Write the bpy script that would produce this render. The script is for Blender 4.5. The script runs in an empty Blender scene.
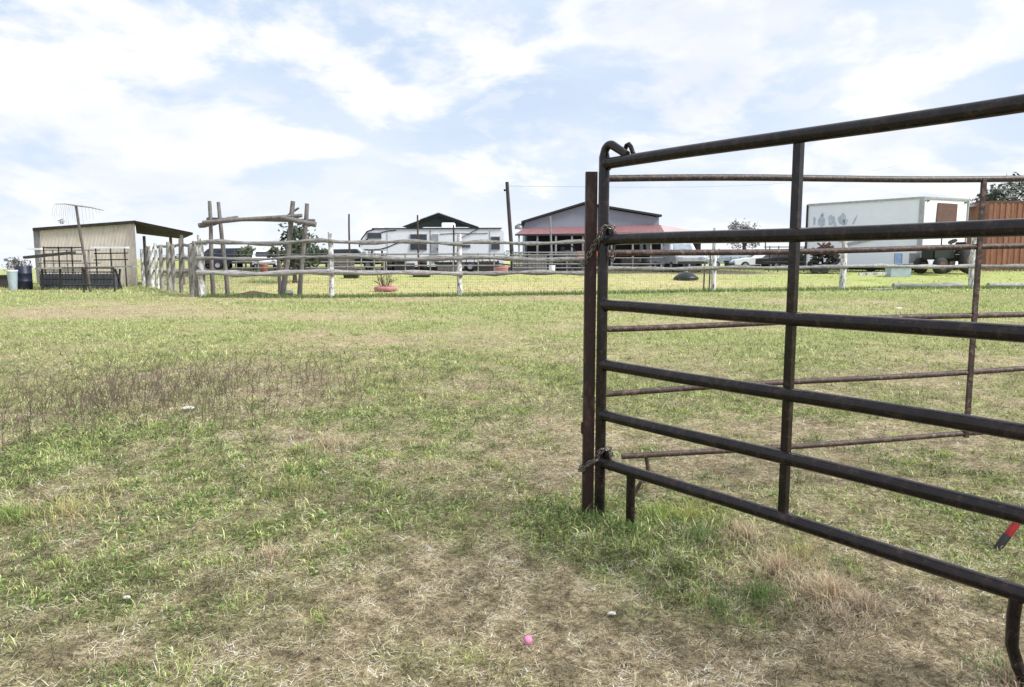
import bpy, bmesh, math, random
import numpy as np
from mathutils import Vector, Matrix
random.seed(7); rng = np.random.default_rng(11)
R = math.radians
sc = bpy.context.scene
col = sc.collection
H = 1.4; F = 740.0; CX = 512.0; CY = 343.5; PITCH = math.atan(84.5/F)
cp, sp = math.cos(PITCH), math.sin(PITCH)

# ------------------------------------------------------------------ camera
cam_d = bpy.data.cameras.new('camera'); cam = bpy.data.objects.new('camera', cam_d); col.objects.link(cam)
cam.location = (0, 0, H); cam.rotation_euler = (math.pi/2 - PITCH, 0, 0)
cam_d.sensor_width = 36; cam_d.lens = F/1024*36; cam_d.clip_start = 0.05; cam_d.clip_end = 6000
sc.camera = cam

def ray(px, py):
    a = (px-CX)/F; b = (CY-py)/F
    return Vector((a, cp + b*sp, -sp + b*cp))
def at(px, py, Y):
    """world point on the sight line of a measured spot, at world depth Y"""
    d = ray(px, py); return Vector((d.x*Y/d.y, Y, H + d.z*Y/d.y))

# ------------------------------------------------------------------ noise / terrain
def _hash(ix, iy, s):
    n = (ix.astype(np.int64)*374761393 + iy.astype(np.int64)*668265263 + s*982451653) & 0x7fffffff
    n = ((n ^ (n >> 13))*1274126177) & 0x7fffffff
    return ((n ^ (n >> 16)) & 0xffff)/65535.0
def vnoise(x, y, s=0):
    x = np.asarray(x, float); y = np.asarray(y, float)
    ix = np.floor(x); iy = np.floor(y); fx = x-ix; fy = y-iy
    fx = fx*fx*(3-2*fx); fy = fy*fy*(3-2*fy)
    a = _hash(ix, iy, s); b = _hash(ix+1, iy, s); c = _hash(ix, iy+1, s); d = _hash(ix+1, iy+1, s)
    return (a*(1-fx)+b*fx)*(1-fy) + (c*(1-fx)+d*fx)*fy
def fbm(x, y, s=0, o=4):
    t = 0; a = 0.5; n = 0
    for k in range(o):
        t = t + a*vnoise(np.asarray(x)*2**k+17.3*k, np.asarray(y)*2**k-9.1*k, s+k); n += a; a *= 0.55
    return t/n
def sm(a, b, x):
    t = np.clip((np.asarray(x, float)-a)/(b-a), 0, 1); return t*t*(3-2*t)
def height(x, y):
    x = np.asarray(x, float); y = np.asarray(y, float)
    u = x/np.maximum(y, 1)
    h = 0.54*sm(32.5, 50, y)*sm(-0.50, -0.38, u)*(1-sm(0.30,0.45,u)*(1-sm(34,46,y)))
    far = np.maximum(y-41, 0)
    h = h - 0.033*np.minimum(far, 1500)*sm(0.52, 0.62, -x/np.maximum(y, 1))
    near = 1-sm(14, 30, np.hypot(x, y))
    h = h + near*(0.035*(fbm(x*0.9, y*0.9, 3, 3)-0.5) + 0.034*(fbm(x*5, y*5, 5, 4)-0.5) - 0.042)
    h = h + 0.10*(fbm(x*0.15, y*0.15, 9, 2)-0.5)*sm(8, 20, y)*(1-sm(60, 120, y))
    return h
def hz(x, y): return float(height(np.array([x]), np.array([y]))[0])
def gpt(px, py):
    d = ray(px, py); Y = np.geomspace(1.5, 400, 900); X = d.x*Y/d.y; Z = H+d.z*Y/d.y; below = np.nonzero(Z <= height(X, Y))[0]
    i = below[0] if len(below) else -1
    return Vector((float(X[i]), float(Y[i]), hz(float(X[i]), float(Y[i]))))
def ground_under(px, Y):
    x = (px-CX)/F*Y/(cp); return Vector((x, Y, hz(x, Y)))

# ------------------------------------------------------------------ materials
def nodes(m):
    m.use_nodes = True; nt = m.node_tree; return nt, nt.nodes, nt.links
def mat(name, c1, c2=None, rough=0.7, metal=0.0, scale=8.0, stretch=(1,1,1), lo=0.35, hi=0.65, bump=0.15, c3=None, s3=40.0, amt3=0.5, coords='Object', spec=0.4):
    m = bpy.data.materials.new(name); nt, N, L = nodes(m)
    b = N['Principled BSDF']; b.inputs['Roughness'].default_value = rough; b.inputs['Metallic'].default_value = metal
    b.inputs['Specular IOR Level'].default_value = spec
    if c2 is None: c2 = tuple(x*0.75 for x in c1)
    tc = N.new('ShaderNodeTexCoord'); mp = N.new('ShaderNodeMapping'); mp.inputs['Scale'].default_value = stretch
    L.new(tc.outputs[coords], mp.inputs['Vector'])
    nz = N.new('ShaderNodeTexNoise'); nz.inputs['Scale'].default_value = scale; nz.inputs['Detail'].default_value = 6; nz.inputs['Roughness'].default_value = 0.62
    L.new(mp.outputs[0], nz.inputs['Vector'])
    r = N.new('ShaderNodeValToRGB'); r.color_ramp.elements[0].position = lo; r.color_ramp.elements[1].position = hi
    r.color_ramp.elements[0].color = (*c1, 1); r.color_ramp.elements[1].color = (*c2, 1)
    L.new(nz.outputs['Fac'], r.inputs[0]); out = r.outputs[0]
    if c3:
        n3 = N.new('ShaderNodeTexNoise'); n3.inputs['Scale'].default_value = s3; n3.inputs['Detail'].default_value = 5; n3.inputs['Roughness'].default_value = 0.7
        L.new(mp.outputs[0], n3.inputs['Vector'])
        r3 = N.new('ShaderNodeValToRGB'); r3.color_ramp.elements[0].position = 0.52; r3.color_ramp.elements[1].position = 0.66
        r3.color_ramp.elements[0].color = (0,0,0,1); r3.color_ramp.elements[1].color = (amt3,amt3,amt3,1)
        L.new(n3.outputs['Fac'], r3.inputs[0])
        mx = N.new('ShaderNodeMix'); mx.data_type = 'RGBA'; L.new(r3.outputs[0], mx.inputs['Factor'])
        L.new(out, mx.inputs['A']); mx.inputs['B'].default_value = (*c3, 1); out = mx.outputs['Result']
    L.new(out, b.inputs['Base Color'])
    if bump:
        bp = N.new('ShaderNodeBump'); bp.inputs['Strength'].default_value = bump; bp.inputs['Distance'].default_value = 0.01
        L.new(nz.outputs['Fac'], bp.inputs['Height']); L.new(bp.outputs[0], b.inputs['Normal'])
    return m
def ribbed(name, c1, c2, axis_scale=(5,0,0), rough=0.6, depth=0.5, dirt=(0.25,0.2,0.16)):
    """corrugated sheet: sine profile bump with grime"""
    m = mat(name, c1, c2, rough, 0, 2.0, (1,1,0.35), bump=0, c3=dirt, s3=5, amt3=0.35)
    nt, N, L = nodes(m); b = N['Principled BSDF']
    tc = N.new('ShaderNodeTexCoord'); mp = N.new('ShaderNodeMapping'); mp.inputs['Scale'].default_value = axis_scale
    L.new(tc.outputs['Object'], mp.inputs['Vector'])
    w = N.new('ShaderNodeTexWave'); w.wave_type = 'BANDS'; w.bands_direction = 'X'; w.inputs['Scale'].default_value = 1.0; w.wave_profile = 'SIN'
    L.new(mp.outputs[0], w.inputs['Vector'])
    bp = N.new('ShaderNodeBump'); bp.inputs['Strength'].default_value = depth; bp.inputs['Distance'].default_value = 0.05
    L.new(w.outputs['Fac'], bp.inputs['Height']); L.new(bp.outputs[0], b.inputs['Normal'])
    src = b.inputs['Base Color'].links[0].from_socket
    mx = N.new('ShaderNodeMix'); mx.data_type = 'RGBA'; mx.blend_type = 'MULTIPLY'; mx.inputs['Factor'].default_value = 0.35
    L.new(src, mx.inputs['A']); L.new(w.outputs['Color'], mx.inputs['B']); L.new(mx.outputs['Result'], b.inputs['Base Color'])  # groove shade also painted into the colour, following the ribs
    return m
M = {}
M['pipe'] = mat('dark_painted_steel', (0.006,0.005,0.006), (0.017,0.011,0.012), 0.15, 0.0, 14, bump=0.2, c3=(0.11,0.07,0.055), s3=26, amt3=0.3, spec=0.35)
M['pipe_worn'] = mat('worn_brown_steel', (0.02,0.015,0.014), (0.05,0.034,0.03), 0.5, 0.0, 25, bump=0.4, c3=(0.33,0.22,0.17), s3=60, amt3=0.4, spec=0.5)
M['rust'] = mat('rusty_steel', (0.085,0.05,0.04), (0.033,0.021,0.019), 0.6, 0, 22, bump=0.5, c3=(0.36,0.26,0.21), s3=40, amt3=0.45)
M['rust_post'] = mat('rust_brown_post', (0.050,0.022,0.019), (0.026,0.014,0.013), 0.6, 0, 9, (1,1,0.3), bump=0.4, c3=(0.15,0.085,0.07), s3=30, amt3=0.5)
M['chain'] = mat('chain_steel', (0.04,0.035,0.035), (0.30,0.27,0.23), 0.3, 0.6, 40)
M['wood'] = mat('weathered_wood', (0.42,0.40,0.39), (0.20,0.185,0.18), 0.9, 0, 3.0, (6,6,1.2), bump=0.8, c3=(0.05,0.045,0.045), s3=4, amt3=0.9)
M['wood_rail'] = mat('weathered_rail_wood', (0.32,0.315,0.315), (0.13,0.125,0.125), 0.9, 0, 3.0, (1,8,10), bump=0.8, c3=(0.045,0.04,0.04), s3=2.5, amt3=0.9)
M['wood_rail_pale'] = mat('bleached_rail_wood', (0.46,0.45,0.46), (0.22,0.21,0.215), 0.9, 0, 3.0, (1,8,10), bump=0.8, c3=(0.06,0.055,0.055), s3=2.5, amt3=0.85)
M['wood_pale'] = mat('pale_bleached_wood', (0.84,0.83,0.85), (0.32,0.30,0.30), 0.9, 0, 3.0, (4,4,1.5), bump=0.8, c3=(0.08,0.07,0.07), s3=3, amt3=0.9)
M['wood_brown'] = mat('brown_grey_wood', (0.22,0.205,0.20), (0.10,0.09,0.088), 0.9, 0, 3.0, (6,6,1.2), bump=0.6, c3=(0.38,0.33,0.30), s3=7, amt3=0.5)
M['wood_old'] = mat('old_grey_wood', (0.15,0.135,0.13), (0.08,0.07,0.07), 0.9, 0, 3.0, (6,6,1.2), bump=0.6)
M['dark_wood'] = mat('dark_treated_wood', (0.035,0.03,0.03), (0.07,0.06,0.055), 0.85, 0, 3, (4,4,1))
M['wire'] = mat('galvanised_wire', (0.30,0.30,0.29), (0.20,0.20,0.19), 0.5, 0.4, 30, bump=0)
M['beige'] = ribbed('beige_siding', (0.88,0.78,0.71), (0.76,0.67,0.60), (4.2,0,0))
M['shed_trim'] = mat('grey_trim', (0.22,0.21,0.22), None, 0.7)
M['dark_roof'] = mat('dark_roof_underside', (0.045,0.035,0.03), (0.02,0.017,0.016), 0.8, 0, 3)
M['shed_grey'] = mat('dull_blue_grey', (0.10,0.11,0.14), (0.05,0.055,0.07), 0.8, 0, 5)
M['white'] = mat('white_enamel', (0.82,0.84,0.88), (0.74,0.77,0.83), 0.4, 0, 1.2, bump=0.03, c3=(0.5,0.48,0.45), s3=3, amt3=0.25)
M['box_side'] = mat('shade_tinted_white_panel', (0.80,0.81,0.97), (0.84,0.86,0.98), 0.5, 0, 0.9, bump=0.05, c3=(0.68,0.74,0.87), s3=1.2, amt3=0.3)  # white side wall with its bluish shade put into the colour
M['marks'] = mat('faded_grey_paint', (0.40,0.45,0.58), (0.55,0.61,0.75), 0.7, 0, 3, bump=0)
M['alu'] = mat('dull_aluminium', (0.45,0.46,0.50), (0.32,0.33,0.36), 0.45, 0.5, 4)
M['galv'] = mat('grey_galvanised_pipe', (0.34,0.34,0.34), (0.20,0.20,0.20), 0.5, 0.3, 6)
M['dark_steel'] = mat('black_steel', (0.018,0.018,0.02), (0.05,0.045,0.045), 0.5, 0.2, 10)
M['lavender'] = mat('grey_barn_wall', (0.27,0.30,0.36), (0.235,0.265,0.32), 0.6, 0, 0.8, (1,1,0.3), bump=0.05)
M['red_roof'] = ribbed('red_metal_roof', (0.29,0.135,0.14), (0.23,0.10,0.11), (3.5,0,0), depth=0.3, dirt=(0.6,0.4,0.4))
M['pink_roof'] = ribbed('faded_pink_roof', (0.62,0.50,0.50), (0.56,0.42,0.43), (3.5,0,0), depth=0.3)
M['green_roof'] = mat('green_black_roof', (0.010,0.016,0.015), (0.020,0.028,0.026), 0.7, 0, 3)
M['dark_in'] = mat('shadowed_interior_wall', (0.022,0.024,0.03), (0.05,0.05,0.058), 0.9, 0, 1.5)  # interior shade put into the wall colour; one dark box shares it
M['glass'] = mat('dark_window_glass', (0.012,0.014,0.02), (0.03,0.035,0.045), 0.12, 0, 1.0, bump=0, spec=0.8)
M['glass_pale'] = mat('pale_windscreen', (0.30,0.36,0.42), (0.18,0.22,0.27), 0.1, 0, 2, bump=0, spec=0.8)
M['black'] = mat('black_rubber', (0.016,0.016,0.017), (0.03,0.03,0.03), 0.8, 0, 8)
M['navy'] = mat('navy_plastic', (0.010,0.014,0.036), (0.018,0.024,0.05), 0.45, 0, 3)
M['red'] = mat('red_paint', (0.36,0.02,0.022), (0.24,0.012,0.015), 0.4, 0, 15)
M['red_tire'] = mat('faded_red_rubber', (0.46,0.22,0.23), (0.38,0.15,0.165), 0.7, 0, 6)
M['pink'] = mat('pink_plastic', (0.72,0.24,0.42), (0.60,0.17,0.33), 0.5, 0, 40, bump=0.3, c3=(0.75,0.55,0.6), s3=90, amt3=0.6)
M['orange'] = mat('orange_paint', (0.42,0.15,0.08), (0.32,0.11,0.06), 0.5, 0, 4)
M['container'] = ribbed('rust_orange_steel', (0.40,0.185,0.12), (0.29,0.13,0.085), (4,4,0), depth=0.6, dirt=(0.16,0.075,0.05))
M['brown_door'] = mat('brown_shutter', (0.13,0.070,0.058), (0.095,0.05,0.042), 0.7, 0, 5)
M['blue'] = mat('blue_grey_paint', (0.20,0.30,0.48), (0.14,0.2,0.33), 0.5, 0, 5)
M['bluegrey'] = mat('blue_grey_tarp', (0.42,0.50,0.56), (0.30,0.37,0.42), 0.6, 0, 3)
M['tractor_green'] = mat('dark_green_paint', (0.012,0.022,0.019), (0.018,0.022,0.021), 0.4, 0, 5)
M['scrap'] = mat('rusty_brown_scrap', (0.15,0.085,0.07), (0.07,0.045,0.04), 0.9, 0, 5, bump=0.8)
M['dirt'] = mat('dug_earth', (0.20,0.135,0.10), (0.11,0.075,0.06), 1.0, 0, 6, bump=1.0)
M['scrapwhite'] = mat('white_litter', (0.66,0.66,0.63), (0.42,0.41,0.38), 0.7, 0, 20)
M['bark'] = mat('tree_bark', (0.10,0.08,0.07), (0.055,0.045,0.04), 0.95, 0, 6, bump=0.6)
M['stem'] = mat('dead_weed_stem', (0.21,0.165,0.12), (0.085,0.065,0.047), 0.9, 0, 9, bump=0)
def leafmat(name, c1, c2):
    m = mat(name, c1, c2, 0.6, 0, 2.2, bump=0, lo=0.3, hi=0.7); return m
M['leaf_dark'] = leafmat('dark_evergreen_leaf', (0.020,0.034,0.022), (0.05,0.07,0.035))
M['leaf_mid'] = leafmat('olive_leaf', (0.05,0.068,0.035), (0.09,0.11,0.05))
M['leaf_grey'] = leafmat('grey_twig_leaf', (0.13,0.12,0.11), (0.075,0.08,0.065))
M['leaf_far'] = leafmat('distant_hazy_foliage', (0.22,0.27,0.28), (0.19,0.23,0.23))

# ------------------------------------------------------------------ mesh builder
class MB:
    def __init__(s): s.v = []; s.f = []; s.smooth = []
    def add(s, vs, fs, smooth=False):
        o = len(s.v); s.v += [Vector(p) for p in vs]; s.f += [[i+o for i in f] for f in fs]; s.smooth += [smooth]*len(fs); return s
    def box(s, a, b, bev=0.0):
        x0,y0,z0 = [min(a[i],b[i]) for i in range(3)]; x1,y1,z1 = [max(a[i],b[i]) for i in range(3)]
        if bev <= 0:
            vs = [(x0,y0,z0),(x1,y0,z0),(x1,y1,z0),(x0,y1,z0),(x0,y0,z1),(x1,y0,z1),(x1,y1,z1),(x0,y1,z1)]
            return s.add(vs, [(0,3,2,1),(4,5,6,7),(0,1,5,4),(1,2,6,5),(2,3,7,6),(3,0,4,7)])
        bm = bmesh.new(); bmesh.ops.create_cube(bm, size=1)
        for v in bm.verts: v.co = Vector(((x0+x1)/2+v.co.x*(x1-x0), (y0+y1)/2+v.co.y*(y1-y0), (z0+z1)/2+v.co.z*(z1-z0)))
        bmesh.ops.bevel(bm, geom=bm.edges[:], offset=bev, segments=2, affect='EDGES')
        vs = [v.co.copy() for v in bm.verts]; bm.verts.index_update(); fs = [[v.index for v in f.verts] for f in bm.faces]; bm.free()
        return s.add(vs, fs)
    def obox(s, p, q, w, h, up=(0,0,1)):
        """oriented bar from p to q with section w (sideways) x h (up)"""
        p = Vector(p); q = Vector(q); d = (q-p).normalized(); u = Vector(up)
        if abs(d.dot(u)) > 0.97: u = Vector((0,1,0))
        sd = d.cross(u).normalized(); u = sd.cross(d).normalized()
        vs = []
        for c in (p, q):
            for a, b in ((-1,-1),(1,-1),(1,1),(-1,1)): vs.append(c+sd*a*w/2+u*b*h/2)
        return s.add(vs, [(0,1,2,3),(7,6,5,4),(0,4,5,1),(1,5,6,2),(2,6,7,3),(3,7,4,0)])
    def tube(s, pts, r, n=12, cap=True, jitter=0.0, flat=1.0):
        pts = [Vector(p) for p in pts]; rs = r if isinstance(r, (list, tuple)) else [r]*len(pts)
        d0 = (pts[1]-pts[0]).normalized(); ref = Vector((0,0,1)) if abs(d0.z) < 0.9 else Vector((0,1,0))
        nrm = (ref - d0*ref.dot(d0)).normalized(); vs = []; m = len(pts)
        for i, p in enumerate(pts):
            d = (pts[min(i+1,m-1)]-pts[max(i-1,0)]).normalized()
            nrm = (nrm - d*nrm.dot(d)).normalized(); b = d.cross(nrm)
            for k in range(n):
                a = 2*math.pi*k/n; rr = rs[i]*(1+jitter*(random.random()-0.5))
                vs.append(p + nrm*math.cos(a)*rr + b*math.sin(a)*rr*flat)
        fs = [[i*n+k, i*n+(k+1)%n, (i+1)*n+(k+1)%n, (i+1)*n+k] for i in range(m-1) for k in range(n)]
        s.add(vs, fs, True)
        if cap: s.add([vs[k] for k in range(n)], [list(range(n))[::-1]]); s.add(vs[-n:], [list(range(n))])
        return s
    def prism(s, poly, off):
        """poly = list of points (3D), off = extrusion vector"""
        n = len(poly); off = Vector(off); vs = [Vector(p) for p in poly]; vs += [p+off for p in vs]
        return s.add(vs, [list(range(n))[::-1], [n+i for i in range(n)]] + [[i,(i+1)%n,n+(i+1)%n,n+i] for i in range(n)])
    def lathe(s, prof, c, n=24, M4=None):
        vs = []; c = Vector(c)
        for (r, z) in prof:
            for k in range(n):
                a = 2*math.pi*k/n; p = Vector((r*math.cos(a), r*math.sin(a), z))
                if M4: p = M4 @ p
                vs.append(c+p)
        m = len(prof); fs = [[i*n+k, i*n+(k+1)%n, (i+1)*n+(k+1)%n, (i+1)*n+k] for i in range(m-1) for k in range(n)]
        s.add(vs, fs, True); s.add(vs[:n], [list(range(n))[::-1]]); s.add(vs[-n:], [list(range(n))]); return s
    def build(s, name, m, parent=None):
        me = bpy.data.meshes.new(name)
        off = Vector((0,0,0))
        if parent is not None:
            off = world_loc(parent)
        me.from_pydata([tuple(p-off) for p in s.v], [], s.f)
        me.polygons.foreach_set('use_smooth', s.smooth)
        me.materials.append(m if not isinstance(m, str) else M[m]); me.update()
        bm = bmesh.new(); bm.from_mesh(me); bmesh.ops.recalc_face_normals(bm, faces=bm.faces[:]); bm.to_mesh(me); bm.free()
        o = bpy.data.objects.new(name, me); col.objects.link(o)
        if parent is not None: o.parent = parent
        return o
def world_loc(o):
    v = Vector((0,0,0))
    while o is not None: v += o.location; o = o.parent
    return v
def tag(o, label=None, cat=None, group=None, kind=None):
    if label: o['label'] = label
    if cat: o['category'] = cat
    if group: o['group'] = group
    if kind: o['kind'] = kind
    return o
def thing(name, loc, label, cat, group=None):
    o = bpy.data.objects.new(name, None); o.empty_display_size = 0.2; col.objects.link(o); o.location = loc
    return tag(o, label, cat, group)
def copy_tree(o, parent=None):
    c = o.copy(); col.objects.link(c); c.parent = parent
    for ch in [x for x in sc.objects if x.parent == o]: copy_tree(ch, c)
    return c
def single(name, mb, m, label, cat, group=None):
    """one-mesh thing with its origin at its base"""
    lo = Vector((sum(p.x for p in mb.v)/len(mb.v), sum(p.y for p in mb.v)/len(mb.v), min(p.z for p in mb.v)))
    mb.v = [p-lo for p in mb.v]; o = mb.build(name, m); o.location = lo
    return tag(o, label, cat, group)
def pbox(px0, py0, px1, py1, Y, t, bev=0):
    """box facing the camera between two measured corners, front at depth Y, t deep"""
    a = at(px0, py0, Y); b = at(px1, py1, Y)
    return a, Vector((b.x, Y+t, b.z))
def log_pts(p, q, n=9, amp=0.03):
    p = Vector(p); q = Vector(q)
    o1, o2 = random.uniform(0,9), random.uniform(0,9)
    out = []
    for i in range(n):
        t = i/(n-1); c = p.lerp(q, t); k = math.sin(math.pi*t)*0.6+0.4*(0 < i < n-1)
        out.append(c + Vector((0.5*amp*math.sin(5*t+o1), amp*math.sin(3+4*t+o2), amp*math.sin(6.5*t+o2)))*k*(0 if i in (0,n-1) else 1))
    return out

# ------------------------------------------------------------------ world & sun
w = bpy.data.worlds.new('World'); sc.world = w; w.use_nodes = True
nt = w.node_tree; N = nt.nodes; L = nt.links
bg = N['Background']; bg.inputs['Strength'].default_value = 0.1
SUN_EL, SUN_AZ = R(46), R(111)      # azimuth clockwise from +Y: behind the camera, to the right
sky = N.new('ShaderNodeTexSky'); sky.sky_type = 'NISHITA'; sky.sun_disc = False; sky.sun_elevation = SUN_EL; sky.sun_rotation = SUN_AZ
sky.altitude = 100; sky.air_density = 1.0; sky.dust_density = 1.5
tc = N.new('ShaderNodeTexCoord'); sx = N.new('ShaderNodeSeparateXYZ'); L.new(tc.outputs['Generated'], sx.inputs[0])
def math_n(op, a, b=None, clamp=False):
    n = N.new('ShaderNodeMath'); n.operation = op; n.use_clamp = clamp
    for i, v in enumerate((a, b)):
        if v is None: continue
        if isinstance(v, (int, float)): n.inputs[i].default_value = v
        else: L.new(v, n.inputs[i])
    return n.outputs[0]
zc = math_n('MAXIMUM', sx.outputs['Z'], 0.0)
dn = math_n('ADD', zc, 0.24)
cx_ = math_n('DIVIDE', sx.outputs['X'], dn); cy_ = math_n('DIVIDE', sx.outputs['Y'], dn)
cb = N.new('ShaderNodeCombineXYZ'); L.new(sx.outputs['X'], cb.inputs[0]); L.new(sx.outputs['Y'], cb.inputs[1]); L.new(math_n('MULTIPLY', math_n('POWER', zc, 0.85), 2.1), cb.inputs[2])
def cloud(off, scale, lo, hi, detail=9, rough=0.52, dist=0.25):
    mp = N.new('ShaderNodeMapping'); mp.inputs['Location'].default_value = off; L.new(cb.outputs[0], mp.inputs['Vector'])
    n = N.new('ShaderNodeTexNoise'); n.inputs['Scale'].default_value = scale; n.inputs['Detail'].default_value = detail
    n.inputs['Roughness'].default_value = rough; n.inputs['Distortion'].default_value = dist
    L.new(mp.outputs[0], n.inputs['Vector'])
    r = N.new('ShaderNodeMapRange'); r.interpolation_type = 'SMOOTHSTEP'; r.inputs['From Min'].default_value = lo; r.inputs['From Max'].default_value = hi
    L.new(n.outputs['Fac'], r.inputs['Value']); return r.outputs[0]
def mixc(f, a, b):
    m = N.new('ShaderNodeMix'); m.data_type = 'RGBA'
    if isinstance(f, (int, float)): m.inputs['Factor'].default_value = f
    else: L.new(f, m.inputs['Factor'])
    for nm, v in (('A', a), ('B', b)):
        if isinstance(v, tuple): m.inputs[nm].default_value = (*v, 1)
        else: L.new(v, m.inputs[nm])
    return m.outputs['Result']
c1 = cloud((5.1, 1.7, 0.2), 4.2, 0.455, 0.56, 10, 0.55)
c2 = cloud((7.3, 2.1, 4), 1.8, 0.38, 0.62, 5, 0.5, 0.1)
c3 = cloud((1.3, 5.1, 2), 9.0, 0.52, 0.62, 8, 0.55, 0.3)
shade = cloud((5.1, 1.7, 0.36), 4.2, 0.47, 0.66, 10, 0.55)
base = mixc(0.85, sky.outputs[0], (7.1, 8.5, 10.6))
veil = mixc(math_n('MULTIPLY', c2, 0.75), base, (8.8, 9.5, 10.7))
cl = mixc(shade, (10.7, 10.8, 10.9), (8.7, 9.15, 10.0))
skyc = mixc(math_n('MULTIPLY', c1, 0.92), veil, cl)
skyc = mixc(math_n('MULTIPLY', c3, 0.35), skyc, (10.0, 10.1, 10.4))
hazef = N.new('ShaderNodeMapRange'); hazef.inputs['From Min'].default_value = 0.0; hazef.inputs['From Max'].default_value = 0.16
hazef.inputs['To Min'].default_value = 0.7; hazef.inputs['To Max'].default_value = 0.0; L.new(zc, hazef.inputs['Value'])
skyc = mixc(hazef.outputs[0], skyc, (9.7, 10.1, 10.7))
L.new(skyc, bg.inputs['Color'])
sd = bpy.data.lights.new('sun', 'SUN'); sd.energy = 5.0; sd.angle = R(17); sd.color = (1, 0.97, 0.93)
so = bpy.data.objects.new('sun', sd); col.objects.link(so)
sv = Vector((math.sin(SUN_AZ)*math.cos(SUN_EL), math.cos(SUN_AZ)*math.cos(SUN_EL), math.sin(SUN_EL)))
so.rotation_euler = sv.to_track_quat('Z', 'Y').to_euler(); so.location = (10, -20, 30)
sc.view_settings.view_transform = 'Standard'; sc.view_settings.look = 'None'; sc.view_settings.exposure = 0

# ------------------------------------------------------------------ ground cover layout (metres on the ground)
def blob(px, py, wx, wy):
    """ellipse on the ground around a measured spot"""
    c = gpt(px, py); a = gpt(px, py-wy); b = gpt(px, py+wy); e = gpt(px+wx, py)
    return (c.x, c.y, abs(e.x-c.x), abs(a.y-b.y)/2)
def bl(x, y, b, p=1.0):
    q = ((x-b[0])/b[2])**2 + ((y-b[1])/b[3])**2
    return np.exp(-q*p)
GREEN = [(blob(*a), v) for a, v in [((640,555,110,38),0.55),((560,520,60,22),0.35),((20,468,60,28),0.5),((340,470,180,40),0.2),
    ((620,500,90,16),0.25),((230,330,240,16),0.2),((650,345,300,14),0.1),((720,590,80,30),0.2),((100,590,70,30),0.12),((560,370,40,8),0.35),((390,385,50,7),0.35),
    ((900,500,120,30),0.12),((440,655,50,22),0.2),((860,585,30,14),0.25),((40,640,40,20),0.15),((930,345,110,12),0.2)]]
DRY = [(blob(*a), v) for a, v in [((690,655,220,34),0.42),((440,560,90,40),0.3),((500,600,110,40),0.25),((180,650,160,30),0.15),((560,440,40,20),0.12),
    ((80,313,140,7),0.9),((430,344,120,7),0.45),((190,390,150,34),0.3),((980,665,100,30),0.35),((60,350,120,10),0.15),((310,440,70,10),0.3),
    ((830,440,150,16),0.06),((340,600,80,20),0.15),((560,480,30,20),0.2)]]
fence_x = [-19.8,-11.4,-6.64,-2.0,3.05,8.58,14.87,21.66,30.0]
fence_y = [40.0,27.3,27.3,28.3,29.6,31.6,33.4,35.0,36.8]
def green_at(x, y):
    n = fbm(x*0.8, y*0.5, 21, 4); n2 = fbm(x*3.0, y*2.2, 31, 3); n3 = fbm(x*0.18, y*0.42, 41, 4)
    g = 0.48 + 1.0*(n-0.5) + (0.95*(fbm(x*8,y*7,91,3)-0.5))*(1-0.7*sm(8,20,y)) + 0.75*(n2-0.5) + (0.7+0.9*sm(7,15,y))*(n3-0.5) + 0.16*sm(4, 12, y) - 0.10*(1-sm(2.4, 3.8, y))
    for b, v in GREEN: g = g + v*bl(x, y, b)
    for b, v in DRY: g = g - v*bl(x, y, b)
    return np.clip(g, 0, 1)
def behind_fence(x, y):
    fy = np.interp(x, fence_x, fence_y); return sm(0.0, 4.2, y-fy+2.6*(fbm(x*0.5,y*0.5,71,3)-0.5))*sm(-14, -11, x)
def soil_at(x, y):
    n = fbm(x*1.7+5, y*1.4, 51, 4); s = 0.12 + 1.5*(n-0.5)
    for b, v in DRY: s = s + 0.7*v*bl(x, y, b)
    for b, v in GREEN: s = s - 0.9*v*bl(x, y, b)
    return np.clip(s, 0, 1)*(1-0.75*sm(8, 20, y))
def yard(x, y):
    return sm(45.5, 47.5, y+2*(fbm(x*0.4,y*0.4,83,3)-0.5))*(1-sm(82, 95, y))*sm(-0.50,-0.44,x/np.maximum(y,1))*(1-sm(15, 18, x))
def mottle(x, y, seed, k=1.0):  # random tone in the colour; dark specks stand in for shaded turf gaps
    f = fbm(x*13, y*11, seed, 3); g_ = fbm(x*4.5, y*3.6, seed+4, 3)
    near = 1-0.6*sm(8, 20, y); v = 0.22+1.25*np.clip((f-0.30)/0.40, 0, 1)*np.clip(0.55+0.92*g_, 0, 1.3)
    return 1+(v-1)*near*k
C_G = np.array((0.22,0.26,0.10)); C_S = np.array((0.62,0.52,0.34)); C_D = np.array((0.31,0.245,0.195)); C_Y = np.array((0.58,0.51,0.28))
C_G2 = np.array((0.34,0.41,0.15))

# ground: one sheet, fine near the camera, out to the horizon
def spaced(a0, step, grow, lim):
    out = [a0]; s = step
    while out[-1] < lim: s *= grow; out.append(out[-1]+s)
    return out
ys = list(np.arange(-6, 1.6, 0.6)) + list(np.arange(1.6, 9, 0.055)) + spaced(9.0, 0.06, 1.02, 3800)[0:]
xs_h = list(np.arange(0, 4.5, 0.06)) + spaced(4.5, 0.065, 1.035, 3500)
xs = [-v for v in xs_h[:0:-1]] + xs_h
GX, GY = np.meshgrid(np.array(xs), np.array(ys)); GX = GX.ravel(); GY = GY.ravel()
GZ = height(GX, GY) - 0.004
nx, ny = len(xs), len(ys)
me = bpy.data.meshes.new('ground'); me.vertices.add(nx*ny)
me.vertices.foreach_set('co', np.column_stack([GX, GY, GZ]).astype(np.float32).ravel())
I, J = np.meshgrid(np.arange(nx-1), np.arange(ny-1)); a = (J*nx+I).ravel()
quads = np.column_stack([a, a+1, a+nx+1, a+nx]).astype(np.int32)
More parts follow.
